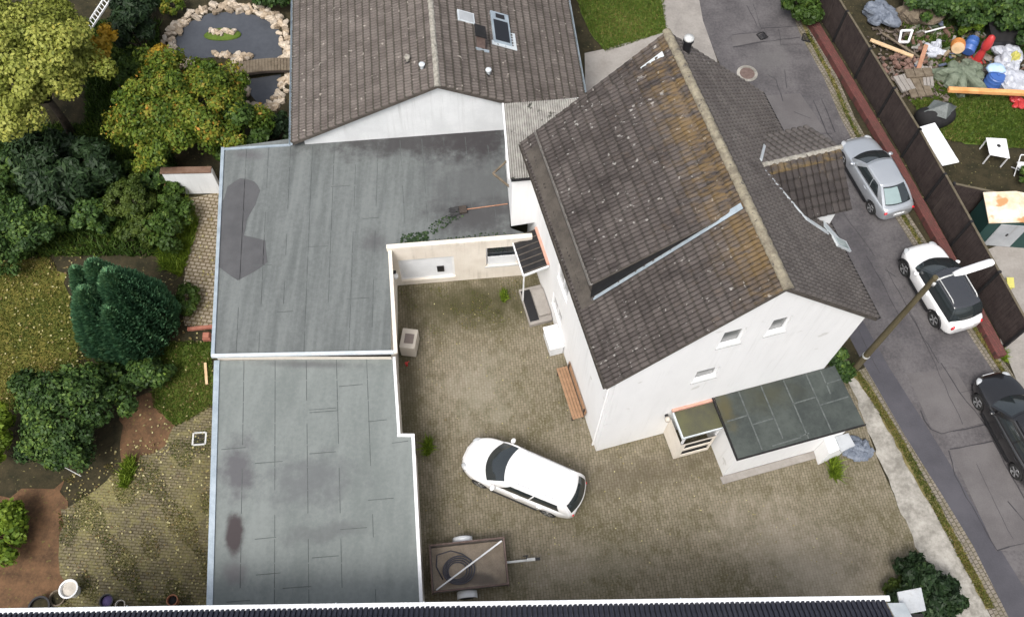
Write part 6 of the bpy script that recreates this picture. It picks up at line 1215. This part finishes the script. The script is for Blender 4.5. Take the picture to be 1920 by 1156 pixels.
# grass, weeds, litter
def scatter(P, n, rng):
    P = [(p[0], p[1]) for p in P]; xs = [p[0] for p in P]; ys = [p[1] for p in P]; out = []
    while len(out) < n:
        x, y = rng.uniform(min(xs), max(xs)), rng.uniform(min(ys), max(ys))
        if inpoly(x, y, P): out.append((x, y))
    return np.array(out)
def blades(name, P, n, h, w_, mat, seed, z=0, clumpy=0, thr=0):
    rng = np.random.default_rng(seed); q = scatter(P, n, rng)
    if clumpy:
        k = np.sin(q[:, 0] * 1.7 + seed) * np.sin(q[:, 1] * 2.1 + 1) + .6 * np.sin(q[:, 0] * 4.1 + q[:, 1] * 3.3); q = q[k > thr]
    n = len(q); C = np.stack([q[:, 0], q[:, 1], np.full(n, z)], 1); a = rng.uniform(0, 2 * np.pi, n); s_ = np.stack([np.cos(a), np.sin(a), np.zeros(n)], 1) * (w_ * rng.uniform(.5, 1.4, n))[:, None]
    tip = C + np.stack([rng.normal(0, .5, n), rng.normal(0, .5, n), np.ones(n)], 1) * (h * rng.uniform(.5, 1.4, n))[:, None]
    V = np.stack([C - s_, C + s_, tip], 1).reshape(-1, 3); t = np.clip(rng.normal(.45, .25, n) + .25 * np.sin(q[:, 0] * .9) * np.sin(q[:, 1] * 1.1), 0, 1)
    o = rawmesh(name, V, np.arange(3 * n).reshape(-1, 3), np.stack([t] * 3, 1), LF[mat]); return o
def veg(o, label, cat): tag(o, label, cat, kind='stuff')
veg(blades('lawn_grass', GL([(-150, 470), (95, 480), (130, 560), (170, 680), (120, 750), (-150, 800)]), 30000, .08, .02, 'dry', 1), 'patchy yellowing lawn left of the blue-green thuja', 'grass')
veg(blades('lawn_grass', GL([(285, 640), (395, 640), (402, 760), (330, 800), (285, 760)]), 9000, .10, .02, 'grass', 2), 'green grass between the low bush and the garage', 'grass')
veg(blades('lawn_grass', GL([(1068, -60), (1240, -60), (1250, 60), (1135, 98), (1105, 60), (1082, 0)]), 20000, .09, .025, 'grass', 3), 'bright green lawn between bungalow and lane', 'grass')
veg(blades('lawn_grass', GL([(1745, 60), (1780, 45), (1800, 180), (1920, 180), (1980, 285), (1780, 265), (1700, 185), (1735, 150)]), 16000, .12, .025, 'grass', 4), 'rough grass in the junk garden behind the fence', 'grass')
veg(blades('weeds', GL([(310, 380), (352, 372), (372, 420), (340, 520), (300, 500)]), 5000, .3, .03, 'bright', 5), 'tall bright weeds along the cobbled garden path', 'weeds')
veg(blades('weeds', GL([(110, 900), (395, 800), (395, 1130), (110, 1140)]), 26000, .035, .022, 'dry', 6, 0, 1, .15), 'moss and weeds growing over the old garden paving', 'weeds')
veg(blades('weeds', GL([(752, 545), (985, 520), (990, 600), (760, 640)]), 5000, .03, .02, 'dry', 7, 0, 1, .2), 'moss in the joints of the courtyard by the shuttered window', 'weeds')
veg(blades('undergrowth', GL([(-100, 230), (330, 240), (330, 480), (100, 480), (-100, 500)]), 26000, .22, .05, 'mid', 21), 'dark green undergrowth beneath the trees at the left', 'undergrowth')
veg(blades('undergrowth', GL([(160, 40), (300, 40), (300, 240), (160, 240)]), 9000, .2, .05, 'mid', 22), 'undergrowth between the conifers and the turning tree', 'undergrowth')
veg(blades('verge_weeds', GL([(1600, 700), (1610, 696), (1690, 820), (1740, 911), (1864, 1140), (1848, 1140), (1725, 911), (1675, 820)]), 6000, .07, .02, 'dry', 8, .04), 'mossy weeds along the kerb beside the concrete strip', 'weeds')
veg(blades('verge_weeds', [p + Vector((-.05, 0, 0)) for p in road_right[2:]] + [p + Vector((.14, .05, 0)) for p in road_right[:1:-1]], 6000, .08, .02, 'dry', 9, .03), 'weeds along the foot of the red brick strip', 'weeds')
for nm, px, py, r_, n_, h_, lb_ in (('weed_tuft', 803, 838, .22, 380, .3, 'bright green weed tuft beside the pale lower garage edge'), ('weed_tuft', 1563, 880, .25, 420, .35, 'green weed tuft at the foot of the annex pier'), ('weed_tuft', 240, 885, .4, 700, .25, 'green weed tuft at the right edge of the big round bush'), ('weed_tuft', 945, 555, .2, 260, .2, 'yellowish weed tuft near the doormat landing'), ('weed_tuft', 1880, 665, .2, 260, .2, 'weed tuft at the end of the brick strip')):
    c = G(px, py); P = [c + Vector((math.cos(a) * r_ * .6, math.sin(a) * r_ * 1.5, 0)) for a in [i * .628 for i in range(10)]]; o = blades(nm, P, n_, h_, .03, 'bright', px); o.data.transform(Matrix.Translation(-c)); o.location = c; tag(o, lb_, 'weeds')
def litter(name, P, n, size, mat, seed, z=.02, label='', thr=None):
    rng = np.random.default_rng(seed); q = scatter(P, n, rng); C = np.stack([q[:, 0], q[:, 1], np.full(n, z)], 1); V, F = leaves(C, np.tile([0, 0, 1.0], (n, 1)), size, rng, 1.3, .3); t = rng.uniform(0, 1, n)
    veg(rawmesh(name, V, F, np.stack([t] * 3, 1), LF[mat]), label, 'leaves')
litter('fallen_leaves', GL([(120, 860), (395, 790), (395, 1130), (120, 1130)]), 700, .07, 'litter', 11, .02, 'fallen leaves on the mossy garden paving')
litter('fallen_leaves', GL([(-50, 480), (160, 480), (170, 720), (-50, 760)]), 260, .08, 'litter', 12, .06, 'fallen leaves on the patchy lawn')
litter('fallen_leaves', GL([(250, 560), (400, 400), (400, 760), (250, 900)]), 260, .08, 'litter', 13, .03, 'fallen leaves along the garden path')
litter('fallen_leaves', GL([(770, 560), (1000, 540), (1090, 790), (1400, 920), (1700, 1080), (1000, 1110), (800, 1000)]), 220, .045, 'litter', 14, .012, 'small leaves scattered over the courtyard paving')
litter('moss_debris', GL([(755, 440), (805, 434), (802, 455), (750, 458)], FZ), 160, .09, 'conifer', 15, FZ + .03, 'dark moss clumps on the felt roof above the shuttered window')
litter('moss_debris', GL([(800, 425), (855, 395), (870, 405), (812, 440)], FZ), 120, .07, 'conifer', 16, FZ + .03, 'dark debris swept together below the broom')
litter('moss_debris', GL([(730, 460), (950, 432), (950, 440), (735, 468)], FZ), 120, .06, 'conifer', 17, FZ + .03, 'moss along the parapet of the felt roof')
rng = np.random.default_rng(77)
P_ = scatter(GL([(1620, 60), (1760, 30), (1775, 200), (1690, 190)]), 260, rng); k = MB(); rg = random.Random(1)
for x, y in P_: k.box((x, y, rg.uniform(.02, .15)), (rg.uniform(.05, .35), rg.uniform(.04, .12), .05), rg.uniform(0, 3))
o = obj('scrap_litter', k, surf('scrap', (.04, .032, .026), (.22, .18, .15), 1.5, .9, fine=3, fineamt=.6)); veg(o, 'mixed wood scraps strewn behind the fence', 'scraps')

P_ = scatter(GL([(1700, 55), (1800, 45), (1935, 60), (1935, 165), (1790, 165), (1700, 130)]), 240, rng); k = MB(); rg = random.Random(4); pal = [(.30, .27, .24), (.16, .12, .09), (.42, .40, .38), (.10, .14, .08), (.20, .10, .07), (.12, .16, .26), (.06, .06, .06), (.34, .26, .16)]
for i, (x, y) in enumerate(P_):
    c_ = Vector((x, y, rg.uniform(.03, .22))); tn = rg.choice(pal)
    if i % 3 == 0: k.blob(c_, (rg.uniform(.08, .26), rg.uniform(.08, .2), rg.uniform(.05, .14)), i, .35, 7, 5, rz=rg.uniform(0, 3), tint=tn)
    else: k.bar(c_, c_ + Vector((rg.uniform(-.5, .5), rg.uniform(-.4, .4), rg.uniform(-.05, .15))), rg.uniform(.04, .16), rg.uniform(.02, .06), tint=tn)
o = obj('scrap_litter', k, M['mixed']); veg(o, 'tangled dull household scrap strewn between the coloured containers below the hedge', 'scraps')
veg(blades('undergrowth', GL([(1690, 30), (1930, 20), (1930, 110), (1700, 90)]), 6000, .25, .04, 'mid', 41), 'rough undergrowth along the foot of the hedge', 'undergrowth')
